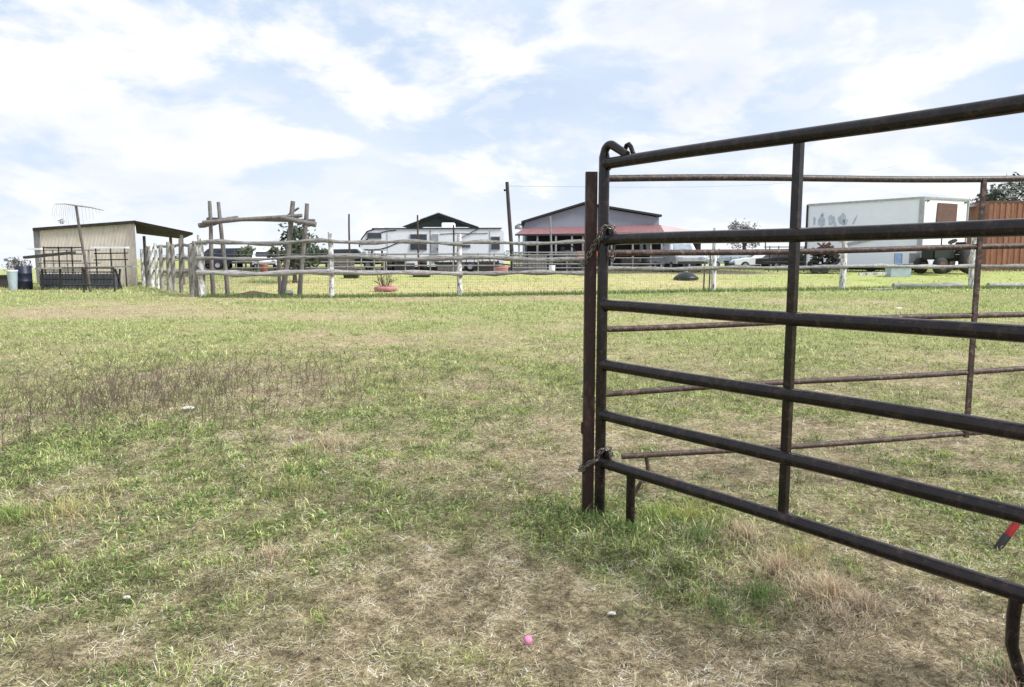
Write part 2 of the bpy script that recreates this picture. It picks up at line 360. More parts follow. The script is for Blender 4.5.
def set_faces(me, faces, k):
    nf = len(faces); me.loops.add(nf*k); me.polygons.add(nf)
    me.loops.foreach_set('vertex_index', faces.ravel()); me.polygons.foreach_set('loop_start', np.arange(0, nf*k, k, dtype=np.int32))
set_faces(me, quads, 4); me.polygons.foreach_set('use_smooth', np.ones(len(quads), bool))
def ground_colour(x, y, use_dirt=True):
    g = green_at(x, y)[:,None]; s = soil_at(x, y)[:,None]
    dist = sm(6, 16, y)[:,None]
    green = C_G*(1-dist) + C_G2*dist
    cdirt = C_D if use_dirt else C_S
    k = np.clip(g*1.1, 0, 1)
    c = C_S*0.80*(1-k) + green*k; c = c*(1-s) + (cdirt*0.8+C_S*0.2)*s
    bf = behind_fence(x, y)[:,None]
    yl = np.clip(0.62+2.0*(fbm(x*0.22, y*0.45, 61, 4)-0.5), 0, 1)[:,None]*(1-0.75*sm(6, 22, x)[:,None])
    c = c*(1-bf) + (C_Y*yl + C_G2*1.15*(1-yl))*bf
    yd = yard(x, y)[:,None]; c = c*(1-yd) + np.array((0.15,0.135,0.115))*yd
    return c
gc = np.clip(ground_colour(GX, GY)*1.16*(0.82+0.2*mottle(GX, GY, 95))[:,None], 0, 0.9)
at_c = me.color_attributes.new('ground_tint', 'FLOAT_COLOR', 'POINT')
at_c.data.foreach_set('color', np.column_stack([gc, np.ones(len(gc))]).astype(np.float32).ravel())
me.update(); me.validate()
m = bpy.data.materials.new('pasture_ground'); nt2, N2, L2 = nodes(m); b = N2['Principled BSDF']; b.inputs['Roughness'].default_value = 1.0; b.inputs['Specular IOR Level'].default_value = 0.1
ca = N2.new('ShaderNodeVertexColor'); ca.layer_name = 'ground_tint'
tcn = N2.new('ShaderNodeTexCoord')
def gnoise(scale, detail=6, rough=0.7):
    n = N2.new('ShaderNodeTexNoise'); n.inputs['Scale'].default_value = scale; n.inputs['Detail'].default_value = detail; n.inputs['Roughness'].default_value = rough
    L2.new(tcn.outputs['Object'], n.inputs['Vector']); return n.outputs['Fac']
def gramp(src, a, b_, ca_, cb_):
    r = N2.new('ShaderNodeValToRGB'); r.color_ramp.elements[0].position = a; r.color_ramp.elements[1].position = b_
    r.color_ramp.elements[0].color = ca_; r.color_ramp.elements[1].color = cb_; L2.new(src, r.inputs[0]); return r.outputs[0]
def gmul(a_, b_):
    x = N2.new('ShaderNodeMix'); x.data_type = 'RGBA'; x.blend_type = 'MULTIPLY'; x.inputs['Factor'].default_value = 1
    L2.new(a_, x.inputs['A']); L2.new(b_, x.inputs['B']); return x.outputs['Result']
o1 = gmul(ca.outputs['Color'], gramp(gnoise(28), 0.32, 0.66, (0.25,0.23,0.21,1), (1.4,1.4,1.37,1)))  # dark end of the noise paints shadowed soil between the blades
o1 = gmul(o1, gramp(gnoise(1.8, 8), 0.3, 0.7, (0.80,0.82,0.78,1), (1.16,1.14,1.12,1)))
o1 = gmul(o1, gramp(gnoise(150, 3), 0.35, 0.65, (0.62,0.6,0.6,1), (1.25,1.25,1.22,1)))
L2.new(o1, b.inputs['Base Color'])
bp = N2.new('ShaderNodeBump'); bp.inputs['Strength'].default_value = 1.0; bp.inputs['Distance'].default_value = 0.035
L2.new(gnoise(45, 8), bp.inputs['Height']); L2.new(bp.outputs[0], b.inputs['Normal'])
me.materials.append(m)
ground = bpy.data.objects.new('ground', me); col.objects.link(ground); tag(ground, kind='structure')

# ------------------------------------------------------------------ blades
gm = bpy.data.materials.new('grass_blades'); nt3, N3, L3 = nodes(gm)
pb = N3['Principled BSDF']; pb.inputs['Roughness'].default_value = 0.75; pb.inputs['Specular IOR Level'].default_value = 0.25
vc = N3.new('ShaderNodeVertexColor'); vc.layer_name = 'blade_tint'; L3.new(vc.outputs['Color'], pb.inputs['Base Color'])
tr = N3.new('ShaderNodeBsdfTranslucent'); L3.new(vc.outputs['Color'], tr.inputs['Color'])
ms = N3.new('ShaderNodeMixShader'); ms.inputs[0].default_value = 0.28
L3.new(pb.outputs[0], ms.inputs[1]); L3.new(tr.outputs[0], ms.inputs[2]); L3.new(ms.outputs[0], N3['Material Output'].inputs['Surface'])

def scatter(d0, d1, dens, margin=1.0):
    """random points in the viewed wedge (and a step to each side) between two depths"""
    n = int(dens*(0.72*(d1*d1-d0*d0) + 2*margin*(d1-d0)))
    y = np.sqrt(rng.uniform(d0*d0, d1*d1, n)); x = rng.uniform(-1, 1, n)*(0.72*y+margin); return x, y
def blades(x, y, length, width, lean, colr, segs=2, z0=0.0):
    """curved tapering blades; lean 0 upright .. 1 flat"""
    n = len(x); z = height(x, y) + z0
    az = rng.uniform(0, 2*np.pi, n); fc = rng.uniform(0, 2*np.pi, n)
    dx = np.cos(az); dy = np.sin(az); wx = np.cos(fc)*width/2; wy = np.sin(fc)*width/2
    hor = np.sin(lean*np.pi/2)*length; ver = np.cos(lean*np.pi/2)*length
    P = np.column_stack([x, y, z])
    if segs == 1:
        V = np.stack([P + np.column_stack([-wx,-wy,np.zeros(n)]), P + np.column_stack([wx,wy,np.zeros(n)]), P + np.column_stack([dx*hor, dy*hor, ver])], 1)
        fcs = (np.arange(n)[:,None]*3 + np.array([0,1,2])).astype(np.int32); k = 3
        C = np.repeat(colr[:,None,:], 3, 1); C[:,:2] *= 0.62; C[:,2] *= 1.15  # blade foot darkened and tip lightened in colour as painted turf shade
        return V.reshape(-1,3), fcs, C.reshape(-1,3)
    Mx = P + np.column_stack([dx*hor*0.35, dy*hor*0.35, ver*0.62]); T = P + np.column_stack([dx*hor, dy*hor, ver*0.92])
    W = np.column_stack([wx, wy, np.zeros(n)])
    V = np.stack([P-W*0.8, P+W*0.8, Mx+W*0.8, Mx-W*0.8, T], 1)
    t = np.arange(n)[:,None]*5
    fcs = np.concatenate([t+np.array([0,1,2]), t+np.array([0,2,3]), t+np.array([3,2,4])]).astype(np.int32)
    C = np.repeat(colr[:,None,:], 5, 1); C[:,:2] *= 0.4; C[:,4] *= 1.3  # same painted shade, dark foot to light tip
    return V.reshape(-1,3), fcs, C.reshape(-1,3)
def build_blades(name, chunks, mtl):
    Vs, Fs, Cs = [], [], []; o = 0
    for V, Fc, C in chunks: Vs.append(V); Fs.append(Fc+o); Cs.append(C); o += len(V)
    V = np.concatenate(Vs); Fc = np.concatenate(Fs).astype(np.int32); C = np.concatenate(Cs)
    me = bpy.data.meshes.new(name); me.vertices.add(len(V)); me.vertices.foreach_set('co', V.astype(np.float32).ravel())
    set_faces(me, Fc, 3)
    a = me.color_attributes.new('blade_tint', 'FLOAT_COLOR', 'POINT')
    a.data.foreach_set('color', np.column_stack([np.clip(C*1.34,0,1), np.ones(len(C))]).astype(np.float32).ravel())
    me.materials.append(mtl); me.update()
    o = bpy.data.objects.new(name, me); col.objects.link(o); return o
def jit(c, n, a=0.25):
    return np.clip(c*(1+rng.uniform(-a, a, n)[:,None])*(1+rng.uniform(-0.08,0.08,(n,3))), 0.01, 1)
def pick(x, y, prob):
    k = rng.random(len(x)) < prob; return x[k], y[k]
gchunks, schunks = [], []
TALL = [(blob(*a), v) for a, v in [((640,540,90,30),0.035),((700,545,70,26),0.05),((770,590,60,26),0.04),((860,605,50,18),0.03),((30,500,80,16),0.05),((330,445,60,10),0.05),((320,480,70,9),0.03),((190,400,140,26),0.06),((280,560,60,12),0.035),((900,600,30,12),0.03)]]
def tall(x, y):
    t = 0
    for b, v in TALL: t = t + 0.42*v*bl(x, y, b)
    return t
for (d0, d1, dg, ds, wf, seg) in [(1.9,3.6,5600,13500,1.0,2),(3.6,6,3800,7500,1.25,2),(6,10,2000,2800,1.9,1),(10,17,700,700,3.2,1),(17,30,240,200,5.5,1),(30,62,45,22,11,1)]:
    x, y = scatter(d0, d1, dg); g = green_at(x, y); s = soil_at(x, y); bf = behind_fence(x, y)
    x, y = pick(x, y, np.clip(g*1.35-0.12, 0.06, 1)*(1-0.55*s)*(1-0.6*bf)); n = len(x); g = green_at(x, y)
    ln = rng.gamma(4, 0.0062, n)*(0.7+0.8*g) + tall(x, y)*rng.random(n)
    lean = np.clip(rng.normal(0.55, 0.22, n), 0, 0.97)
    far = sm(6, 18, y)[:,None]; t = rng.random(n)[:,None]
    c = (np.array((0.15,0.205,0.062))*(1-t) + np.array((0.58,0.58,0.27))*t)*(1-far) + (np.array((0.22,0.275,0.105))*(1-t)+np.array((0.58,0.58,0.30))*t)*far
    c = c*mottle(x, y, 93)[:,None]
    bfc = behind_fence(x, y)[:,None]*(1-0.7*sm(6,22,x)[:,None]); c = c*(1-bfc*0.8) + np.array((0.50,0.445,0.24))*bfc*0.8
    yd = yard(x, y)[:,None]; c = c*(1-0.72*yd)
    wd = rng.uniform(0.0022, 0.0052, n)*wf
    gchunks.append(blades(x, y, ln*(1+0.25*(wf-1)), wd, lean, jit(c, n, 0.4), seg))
    x, y = scatter(d0, d1, ds); g = green_at(x, y); bf = behind_fence(x, y)
    x, y = pick(x, y, np.clip(1.05-0.72*g, 0.15, 1)*(0.55+0.9*fbm(x*5, y*5, 77, 2))*(1-0.8*bf)); n = len(x)
    tl = tall(x, y)
    ln = rng.gamma(2.2, 0.0115, n)+0.006 + tl*rng.random(n)*1.6
    lean = np.clip(rng.normal(0.93, 0.09, n) - tl*8*rng.random(n), 0.1, 1.0)
    t = rng.random(n)[:,None]**1.0*(rng.random(n)[:,None] > 0.24)
    c = np.array((1.0,0.89,0.61))*t + np.array((0.12,0.085,0.06))*(1-t)
    c = c*mottle(x, y, 95)[:,None]*(1-0.72*yard(x, y)[:,None])
    wd = rng.uniform(0.0016, 0.0042, n)*wf
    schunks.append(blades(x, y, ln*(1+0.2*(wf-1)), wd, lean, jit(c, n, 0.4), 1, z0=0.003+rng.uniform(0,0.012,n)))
# broad little leaves among the near grass
x, y = scatter(1.9, 7, 1300); g = green_at(x, y); x, y = pick(x, y, np.clip(g*1.6-0.6, 0, 1)); n = len(x)
gchunks.append(blades(x, y, rng.uniform(0.012,0.035,n), rng.uniform(0.010,0.020,n), np.clip(rng.normal(0.7,0.2,n),0,1), jit(np.tile(np.array((0.17,0.26,0.075)),(n,1)), n, 0.5), 2, z0=rng.uniform(0,0.025,n)))
# longer green growth hugging the fence foot and the panel legs
for k in range(1, len(fence_x)-1):
    n = int(700*math.hypot(fence_x[k+1]-fence_x[k], fence_y[k+1]-fence_y[k])/2)
    t = rng.random(n); x = fence_x[k]+(fence_x[k+1]-fence_x[k])*t; y = fence_y[k]+(fence_y[k+1]-fence_y[k])*t + rng.normal(0, 0.35, n)
    gchunks.append(blades(x, y, rng.uniform(0.05,0.22,n), rng.uniform(0.015,0.035,n), rng.uniform(0,0.6,n), jit(np.tile(np.array((0.13,0.19,0.065)),(n,1)), n, 0.4), 1))  # growth coloured dark here to paint the shade band along the fence
def clump(px, py, n, r, l0, l1, c, wd=(0.002,0.004), lean=(0.1,0.8), ch=None):
    p = gpt(px, py); rr = np.abs(rng.normal(0, r, n)); a = rng.uniform(0, 2*np.pi, n)
    x = p.x+rr*np.cos(a); y = p.y+rr*np.sin(a)
    (gchunks if ch is None else ch).append(blades(x, y, rng.uniform(l0,l1,n)*np.exp(-rr/r*0.4), rng.uniform(*wd,n), rng.uniform(*lean,n), jit(np.tile(np.array(c),(n,1)), n, 0.35), 2))
GRN = (0.14,0.205,0.07); TAN = (0.44,0.36,0.25); BRN = (0.36,0.30,0.22)
for (px, py, n, r, l0, l1, c, ch) in [(595,521,500,0.10,0.03,0.10,GRN,0),(632,532,500,0.09,0.03,0.10,GRN,0),(662,520,500,0.14,0.04,0.14,(0.24,0.30,0.08),0),
    (700,540,600,0.16,0.04,0.15,GRN,0),(745,540,500,0.14,0.05,0.16,TAN,1),(690,520,400,0.15,0.05,0.16,(0.33,0.34,0.12),0),(780,575,700,0.14,0.05,0.17,TAN,1),(760,600,600,0.14,0.03,0.12,GRN,0),
    (830,600,900,0.13,0.05,0.17,TAN,1),(865,612,700,0.08,0.04,0.14,BRN,1),(840,620,500,0.1,0.03,0.10,BRN,1),(720,610,500,0.15,0.03,0.08,GRN,0),(800,560,400,0.12,0.04,0.13,(0.36,0.33,0.15),1),
    (935,600,300,0.10,0.03,0.09,BRN,1),(1012,684,400,0.08,0.04,0.14,TAN,1),(1000,672,300,0.1,0.03,0.1,GRN,0),(330,448,500,0.25,0.06,0.20,TAN,1),(270,560,500,0.16,0.04,0.12,TAN,1),(70,515,700,0.35,0.06,0.16,(0.42,0.38,0.18),1),
    (300,490,500,0.25,0.05,0.12,(0.30,0.32,0.12),0),(10,520,500,0.2,0.05,0.14,(0.20,0.27,0.08),0),(340,385,300,0.3,0.06,0.18,TAN,1),(480,390,300,0.3,0.05,0.12,TAN,1)]:
    clump(px, py, n, r, l0, l1, c, ch=schunks if ch else None)
for k in range(150):
    px = random.uniform(0, 1024); py = random.choice([random.uniform(330, 480), random.uniform(400, 680)])
    if random.random() < 0.5: clump(px, py, 110, random.uniform(0.06,0.2), 0.03, 0.085, random.choice([GRN,(0.36,0.42,0.14),(0.27,0.35,0.11)]), wd=(0.002+0.0004*max(0,gpt(px,py).y-4),0.004+0.0008*max(0,gpt(px,py).y-4)))
    else: clump(px, py, 90, random.uniform(0.06,0.25), 0.03, 0.11, random.choice([TAN,(0.60,0.52,0.34)]), wd=(0.0015+0.0004*max(0,gpt(px,py).y-4),0.003+0.0008*max(0,gpt(px,py).y-4)), lean=(0.5,1.0), ch=schunks)
tag(build_blades('grass', gchunks, gm), 'short green pasture grass growing in patches over the field', 'grass', kind='stuff')
tag(build_blades('dry_straw', schunks, gm), 'dry tan straw and dead grass stems matted over the field', 'straw', kind='stuff')

# dead weed stalks, left middle distance
def stalks(nst, cpx, cpy, wx, wy, h0, h1, mb):
    b = blob(cpx, cpy, wx, wy)
    for k in range(nst):
        x = random.gauss(b[0], b[2]*0.62); y = random.gauss(b[1], b[3]*0.6); z = hz(x, y); h = random.uniform(h0, h1)
        p = Vector((x, y, z)); lean = Vector((random.gauss(0,0.26), random.gauss(0,0.26), 1)); pts = [p]; r = 0.003
        q = p+lean*h*0.55; t = p+Vector((lean.x*1.7*h, lean.y*1.7*h, h))
        mb.tube([p, q, t], [r, r*0.75, r*0.35], 3, cap=False)
        for j in range(random.randint(4,9)):
            u = random.uniform(0.35, 0.95); c = p.lerp(q, u/0.55) if u < 0.55 else q.lerp(t, (u-0.55)/0.45)
            d = Vector((random.gauss(0,1), random.gauss(0,1), random.uniform(0.5,1.8))).normalized()
            e = c+d*h*random.uniform(0.1,0.28); mb.tube([c, e], [r*0.6, r*0.3], 3, cap=False)
mb = MB(); stalks(330, 170, 400, 150, 30, 0.06, 0.27, mb); stalks(200, 90, 405, 90, 26, 0.06, 0.25, mb); stalks(90, 300, 378, 90, 16, 0.08, 0.30, mb); stalks(120, 160, 395, 125, 26, 0.22, 0.42, mb); stalks(25, 470, 385, 90, 12, 0.06, 0.16, mb)
tag(mb.build('dead_weeds', 'stem'), 'patch of thin brown dead weed stalks standing in the grass', 'dead weeds', kind='stuff')
# ------------------------------------------------------------------ foreground: near panel
# the panel runs from the post at 4.0 m towards the camera's right
def yline(p, Yd):      # not used for layout from the lens: plain point on the panel's plane
    return p
A0 = at(603, 260, 4.0); A0.z = 0; dirv = Vector((1.18, -1.57, 0)).normalized(); PLEN = 3.05
def on_panel(s, z): return Vector((A0.x + dirv.x*s, A0.y + dirv.y*s, z))
def z_of(py, px, Y): return at(px, py, Y).z
rail_z = [z_of(y, 603, 4.0) for y in (163.5, 239.5, 304.5, 364, 411.5, 459)]
rail_z1 = [at(1024, y, 2.43).z for y in (102, 228.5, 335, 431, 515, 590)]
rail_z = [(a+b)/2 for a, b in zip(rail_z, rail_z1)]
g0 = hz(A0.x, A0.y)
near = thing('corral_panel', (A0.x, A0.y, g0), 'dark brown six-rail steel corral panel nearest the camera, chained to the rusty post', 'corral panel')
for i, z in enumerate(rail_z):
    r = 0.0295
    pts = [on_panel(0.012, z)] + [on_panel(s, z + 0.003*math.sin(s*3+i)) for s in np.linspace(0.2, PLEN-0.012, 10)]
    mb = MB().tube(pts, r, 20); mb.tube([on_panel(0.022,z), on_panel(0.030,z), on_panel(0.040,z)], [0.030,0.0355,0.030], 14, jitter=0.12); mb.build('rail', 'pipe', near)
# end upright: tube with a curled top running down into the top rail
def upright(s, side):
    zt = rail_z[0]; up = 0.075
    pts = [on_panel(s, hz(*on_panel(s,0).xy)-0.08), on_panel(s, 0.5), on_panel(s, 1.0), on_panel(s, zt-0.1), on_panel(s, zt+up*0.45)]
    for a in np.linspace(15, 130, 8):
        rr = 0.042; pts.append(on_panel(s + side*(rr-rr*math.cos(R(a))), zt+up*0.7+rr*math.sin(R(a))))
    pts.append(on_panel(s+side*0.165, zt+0.030))
    return MB().tube(pts, [0.029]*5+[0.0225]*8+[0.020], 16)
upright(0.0, 1).build('end_upright', 'pipe', near)
upright(PLEN, -1).build('end_upright', 'pipe', near)
mb = MB(); off = Vector((dirv.y, -dirv.x, 0))*-0.05
pts = [on_panel(a_, rail_z[0]+b_)+off for a_, b_ in ((0.095,0.035),(0.10,0.065),(0.112,0.088),(0.128,0.092),(0.142,0.078),(0.158,0.045),(0.18,0.015))]
mb.tube(pts, 0.012, 12).build('latch_loop', 'pipe', near)
# middle stiles: flat bars passing on the far side of the rails
for s in (1.125, 2.25):
    mb = MB(); nrm = Vector((-dirv.y, dirv.x, 0)) * -1
    nrm = Vector((dirv.y, -dirv.x, 0)); nrm = nrm if nrm.y > 0 else -nrm
    mb.obox(on_panel(s, rail_z[-1]-0.01)+nrm*0.016, on_panel(s, rail_z[0])+nrm*0.016, 0.034, 0.030, up=tuple(nrm))
    mb.build('stile', 'pipe', near)
# triangular gusset plates at the end upright
for z in (rail_z[1], rail_z[-1]):
    MB().prism([on_panel(0.0, z+0.02), on_panel(0.085, z+0.022), on_panel(0.01, z+0.115)], nrm*0.012).build('gusset_plate', 'pipe', near)
# legs below the bottom rail
def leg_bar(s, hook):
    z0 = hz(*on_panel(s, 0).xy)
    if hook:
        pts = [on_panel(s, rail_z[-1]-0.02), on_panel(s-0.004, rail_z[-1]-0.09), on_panel(s-0.002, z0+0.14), on_panel(s+0.022, z0+0.07), on_panel(s+0.06, z0+0.0), on_panel(s+0.10, z0-0.02)]
        return MB().tube(pts, [0.026]*4+[0.022]*2, 14, flat=0.7)
    return MB().tube([on_panel(s, rail_z[-1]-0.02), on_panel(s, z0-0.05)], 0.024, 14)
leg_bar(0.235, False).build('leg', 'pipe', near); leg_bar(2.02, True).build('leg', 'pipe', near); leg_bar(2.9, False).build('leg', 'pipe', near)
# rusty channel post beside it
Pp = at(590.5, 260, 4.06); pg = hz(Pp.x, Pp.y)
post = thing('steel_post', (Pp.x, Pp.y, pg), 'rusty brown steel channel post set in the ground left of the near panel', 'post')
zt = at(590, 172, 4.06).z; wv = 0.031
mb = MB(); prof = [(-wv,-0.02),(wv,-0.02),(wv,0.03),(wv-0.006,0.03),(wv-0.006,-0.014),(-wv+0.006,-0.014),(-wv+0.006,0.03),(-wv,0.03)]
mb.prism([Vector((Pp.x+a, Pp.y+b_, pg-0.15)) for a, b_ in prof], (0,0,zt-pg+0.15)); mb.build('channel', 'rust_post', post)
q = at(583.5, 428, 4.06); MB().box((q.x-0.014, Pp.y-0.015, q.z-0.033), (q.x+0.012, Pp.y+0.015, q.z+0.033), 0.003).build('bracket', 'rust_post', post)
for py in (200, 330, 505):
    q = at(591, py, 4.04); MB().lathe([(0.006,-0.004),(0.008,0),(0.006,0.004)], (Pp.x+0.008, Pp.y-0.024, q.z), 8, Matrix.Rotation(R(90),4,'X')).build('bolt', 'rust', post)

# chains round post and upright
def chain(name, ctrl, label, link=0.034, wire=0.0030):
    P = [Vector(p) for p in ctrl]; pts = []
    for i in range(len(P)-1):
        for t in np.linspace(0, 1, 20, endpoint=False): pts.append(P[i].lerp(P[i+1], t))
    pts.append(P[-1]); ln = [0]
    for a_, b_ in zip(pts, pts[1:]): ln.append(ln[-1]+(b_-a_).length)
    mb = MB(); pitch = link*0.66; s = 0; k = 0
    while s < ln[-1]-pitch:
        i = max(j for j in range(len(ln)) if ln[j] <= s); c = pts[i]; d = (pts[min(i+3, len(pts)-1)]-pts[max(i-1,0)]).normalized()
        u = d.cross(Vector((0.2,1,0.1))).normalized(); v = d.cross(u).normalized(); ax = u if k % 2 else v
        ring = []; half = link/2-0.008
        for a in range(14):
            th = 2*math.pi*a/14; ring.append(c + d*(math.cos(th)*0.010 + (half if math.cos(th) > 0 else -half)) + ax*math.sin(th)*0.011)
        mb.tube(ring+[ring[0], ring[1]], wire, 6, cap=False); s += pitch; k += 1
    return single(name, mb, 'chain', label, 'chain', 'chains tying the near panel to the post')
def wrap(zh, zl, zr, shift=0):
    ux, uy = A0.x, A0.y; f = -0.045
    return [(ux+0.055, uy-0.03, zr), (ux+0.045, uy+f-0.01, zr+0.05), (ux+0.012, uy+f-0.012, zh), (ux-0.012, uy+f-0.014, zh-0.02), (ux-0.035, uy+f-0.01, zh-0.07), (Pp.x, Pp.y-0.06, (zh+zl)/2-0.03),
            (Pp.x-0.035, Pp.y-0.045, zl), (Pp.x-0.05, Pp.y, zl-0.02), (Pp.x-0.02, Pp.y+0.05, zl+0.01), (ux, uy+0.05, zl+0.02), (ux+0.045, uy+0.02, zl+0.03), (ux+0.05, uy-0.03, zl+0.01), (ux+0.045, uy-0.045, zl+0.06), (ux+0.04, uy-0.045, zr)]
z1 = at(603, 226, 4).z; z2 = at(603, 262, 4).z; chain('chain', wrap(z1, z2, z1-0.06), 'upper chain wrapped round the rusty post and panel upright near the second rail')
z1 = at(603, 446, 4).z; z2 = at(603, 470, 4).z; chain('chain', wrap(z1, z2, z1-0.05), 'lower chain wrapped round the rusty post and panel upright at the bottom rail')

# ------------------------------------------------------------------ far panel of the pen
fl = [at(608-(y-178)*0.014, y, 4.28) for y in (178.5, 254, 328.5, 394, 458.5)]; fr = [at(983-(y-178)*0.0703, y, 4.66) for y in (178.5, 247.5, 315.5, 371.5, 434)]
FD = (fr[0]-fl[0]); FD.z = 0; FLEN = FD.length; FD.normalize()
def fp(s, i):
    t = s/FLEN; p = fl[i].lerp(fr[i], t); return p
fbase = Vector((fl[0].x, fl[0].y, hz(fl[0].x, fl[0].y)))
farp = thing('corral_panel', fbase, 'thinner rusty five-rail corral panel seen through the rails of the near panel', 'corral panel')
for i in range(5):
    s0 = 0.0 if i < 4 else 0.11
    MB().tube([fp(s, i)+Vector((0,0,0.006*math.sin(2.3*s+i*2))) for s in np.linspace(s0, FLEN*1.5, 16)], 0.0175 if i else 0.0195, 14).build('rail', ['pipe_worn','rust','rust','rust','rust'][i], farp)
for s in ((at(796,250,4.45)-fl[0]).xy.length, FLEN*1.0, FLEN*1.5):
    a_ = fp(s, 0); b_ = fp(s, 4); yo = Vector((0,-0.012,0)) if s == FLEN else Vector((0,0.02,0))
    MB().obox(a_+yo, b_+yo+Vector((0,0,-0.02)), 0.027, 0.022, up=(0,1,0)).build('stile', 'rust' if s > FLEN*0.9 else 'pipe_worn', farp)
def fleg(s):
    a_ = fp(s, 4); g = hz(a_.x, a_.y)
    return MB().tube([a_, a_+Vector((0.012,0,-0.08)), a_+Vector((0.008,0,-0.15)), Vector((a_.x-0.03, a_.y, g+0.10)), Vector((a_.x-0.09, a_.y, g-0.02))], 0.012, 10)
fleg(0.26).build('leg', 'rust', farp); fleg(FLEN*1.42).build('leg', 'rust', farp)

# red and black bar leaning out of the grass at the right edge
p0 = gpt(997, 551); p1 = at(1018, 521, p0.y+0.02); d = (p1-p0).normalized()
rt = thing('leaning_bar', p0, 'black tipped red steel bar slanting up from the grass at the right edge', 'steel bar')
MB().tube([p0-d*0.03, p0, p0+d*0.085], [0.016,0.020,0.020], 12).build('tip', 'dark_steel', rt)
MB().tube([p0+d*0.085, p0+d*0.45], 0.0185, 12).build('shaft', 'red', rt)
p2 = p0+d*0.45; MB().tube([p2, p2+d*0.02, p2+d*0.5], [0.018,0.012,0.012], 12).build('handle', 'dark_steel', rt)

# small litter
c = gpt(528, 647); bm_ = MB(); rr = 0.0175
prof = [(max(0.0005, rr*math.cos(t)), rr+rr*math.sin(t)) for t in np.linspace(-math.pi/2, math.pi/2, 12)]
single('ball', bm_.lathe(prof, c+Vector((0,0,0.004)), 18), 'pink', 'small bright pink ball lying in the straw of the foreground', 'ball')
def scrap(px, py, s, label, cat='litter', name='paper_scrap', flat=0.35, zoff=0.01):
    c = gpt(px, py); mb = MB(); n = 9; vs = []
    for j, (k, z) in enumerate(((1.0,0),(0.8,0.6),(0.3,1.0))):
        for i in range(n):
            a = 2*math.pi*i/n; r = s*k*random.uniform(0.7,1.15); vs.append(c+Vector((r*math.cos(a), r*math.sin(a)*0.8, z*s*flat+zoff)))
    fs = [[j*n+i, j*n+(i+1)%n, (j+1)*n+(i+1)%n, (j+1)*n+i] for j in range(2) for i in range(n)] + [[2*n+i for i in range(n)]]
    mb.add(vs, fs); single(name, mb, 'scrapwhite', label, cat)
scrap(612, 616, 0.019, 'crumpled white scrap on bare straw behind the pink ball')
scrap(127, 600, 0.017, 'tiny white scrap in the grass at the lower left foreground')
scrap(189, 411, 0.065, 'flat white scrap lying among the dead weed stalks', flat=0.2, zoff=0.03)
scrap(737, 289.5, 0.14, 'white scrap in the grass near the far fence, seen behind the pen rails', flat=0.5)
scrap(898, 309, 0.10, 'small white scrap on the grass in front of the ground logs', flat=0.4)

# ------------------------------------------------------------------ rail fences
def fpost(x, y, top_px, px, Y, parent, r=0.085, m='wood_pale', lean=0.0):
    r *= 1.15; zt = at(px, top_px, Y).z; g = hz(x, y)
    pts = log_pts((x, y, g-0.2), (x+lean, y, zt), 7, 0.015)
    MB().tube(pts, [r*k for k in (1.05,1.0,1.05,0.97,1.0,0.93,0.86)], 10, jitter=0.14).build('post', m, parent)
fx = {204:-11.4, 340:-6.35, 460:-2.0, 587:3.05, 713:8.9, 842:15.2, 968:22.0}
run = thing('rail_fence', (-2.0, 28.3, 0), 'long grey log rail fence with wire mesh crossing the field', 'fence')
tops = {-11.4:(204,235), -6.64:(333,232), -2.0:(459,234), 3.05:(588,236), 8.58:(713,228), 14.87:(841,236), 21.66:(967,236), 30.0:(1120,238)}
FXS = [-11.4,-6.64,-2.0,3.05,8.58,14.87,21.66,30.0]; FYS = fence_y[1:]
def to_x(px, Y): return (px-CX)/F*Y/1.0
for x, y in zip(FXS, FYS):
    px, tp = tops[x]; fpost(x, y, tp, px, y, run, r=0.10 if x == -11.4 else 0.085 if x < 9 else 0.115)
fpost(-11.75, 27.6, 241, 197, 27.6, run, 0.075, 'wood')
def frail(i, y0, y1, r, m='wood_rail', amp=0.05, dy=-0.1):
    xa, xb = FXS[i], FXS[i+1]; ya, yb = FYS[i], FYS[i+1]
    a_ = Vector((xa-0.12, ya+dy, at(512, y0, ya).z)); b_ = Vector((xb+0.12, yb+dy, at(512, y1, yb).z))
    MB().tube(log_pts(a_, b_, 12, amp), [r*(1+0.25*math.sin(k*1.7+y0)) for k in range(12)], 8, jitter=0.35).build('rail', m, run)
frail(0, 243, 241, 0.075, amp=0.06); frail(0, 258.5, 257.5, 0.06); frail(0, 273, 272.5, 0.095, 'wood_rail_pale')
frail(1, 241, 244, 0.07); frail(1, 257, 258.5, 0.085); frail(1, 271.5, 274, 0.085, 'wood_rail_pale', amp=0.03)
frail(2, 243, 242, 0.07); frail(2, 258, 259, 0.08); frail(2, 273, 273, 0.085, amp=0.03)
frail(3, 269, 268, 0.085, amp=0.03); frail(4, 267.5, 267, 0.08, amp=0.03); frail(5, 266.5, 266, 0.085, 'wood_rail_pale', amp=0.03); frail(6, 266, 265, 0.085, amp=0.03)
def wires(a_, b_, zlo, zhi, dx=0.085, r=0.0028):
    mb = MB(); a_ = Vector(a_); b_ = Vector(b_); L_ = (b_-a_).length; n = int(L_/dx)
    def wp(t, z): p = a_.lerp(b_, t); return Vector((p.x, p.y, hz(p.x, p.y)+z))
    for k in range(n+1): mb.tube([wp(k/n, zlo), wp(k/n, zhi)], r, 3, cap=False)
    z = zlo
    while z <= zhi+0.01:
        mb.tube([wp(k/6, z) for k in range(7)], r, 3, cap=False); z += 0.10
    return mb
for i in range(5):
    wires((FXS[i], FYS[i]+0.1, 0), (FXS[i+1], FYS[i+1]+0.1, 0), 0.02, 0.90).build('wire_mesh', 'wire', run)
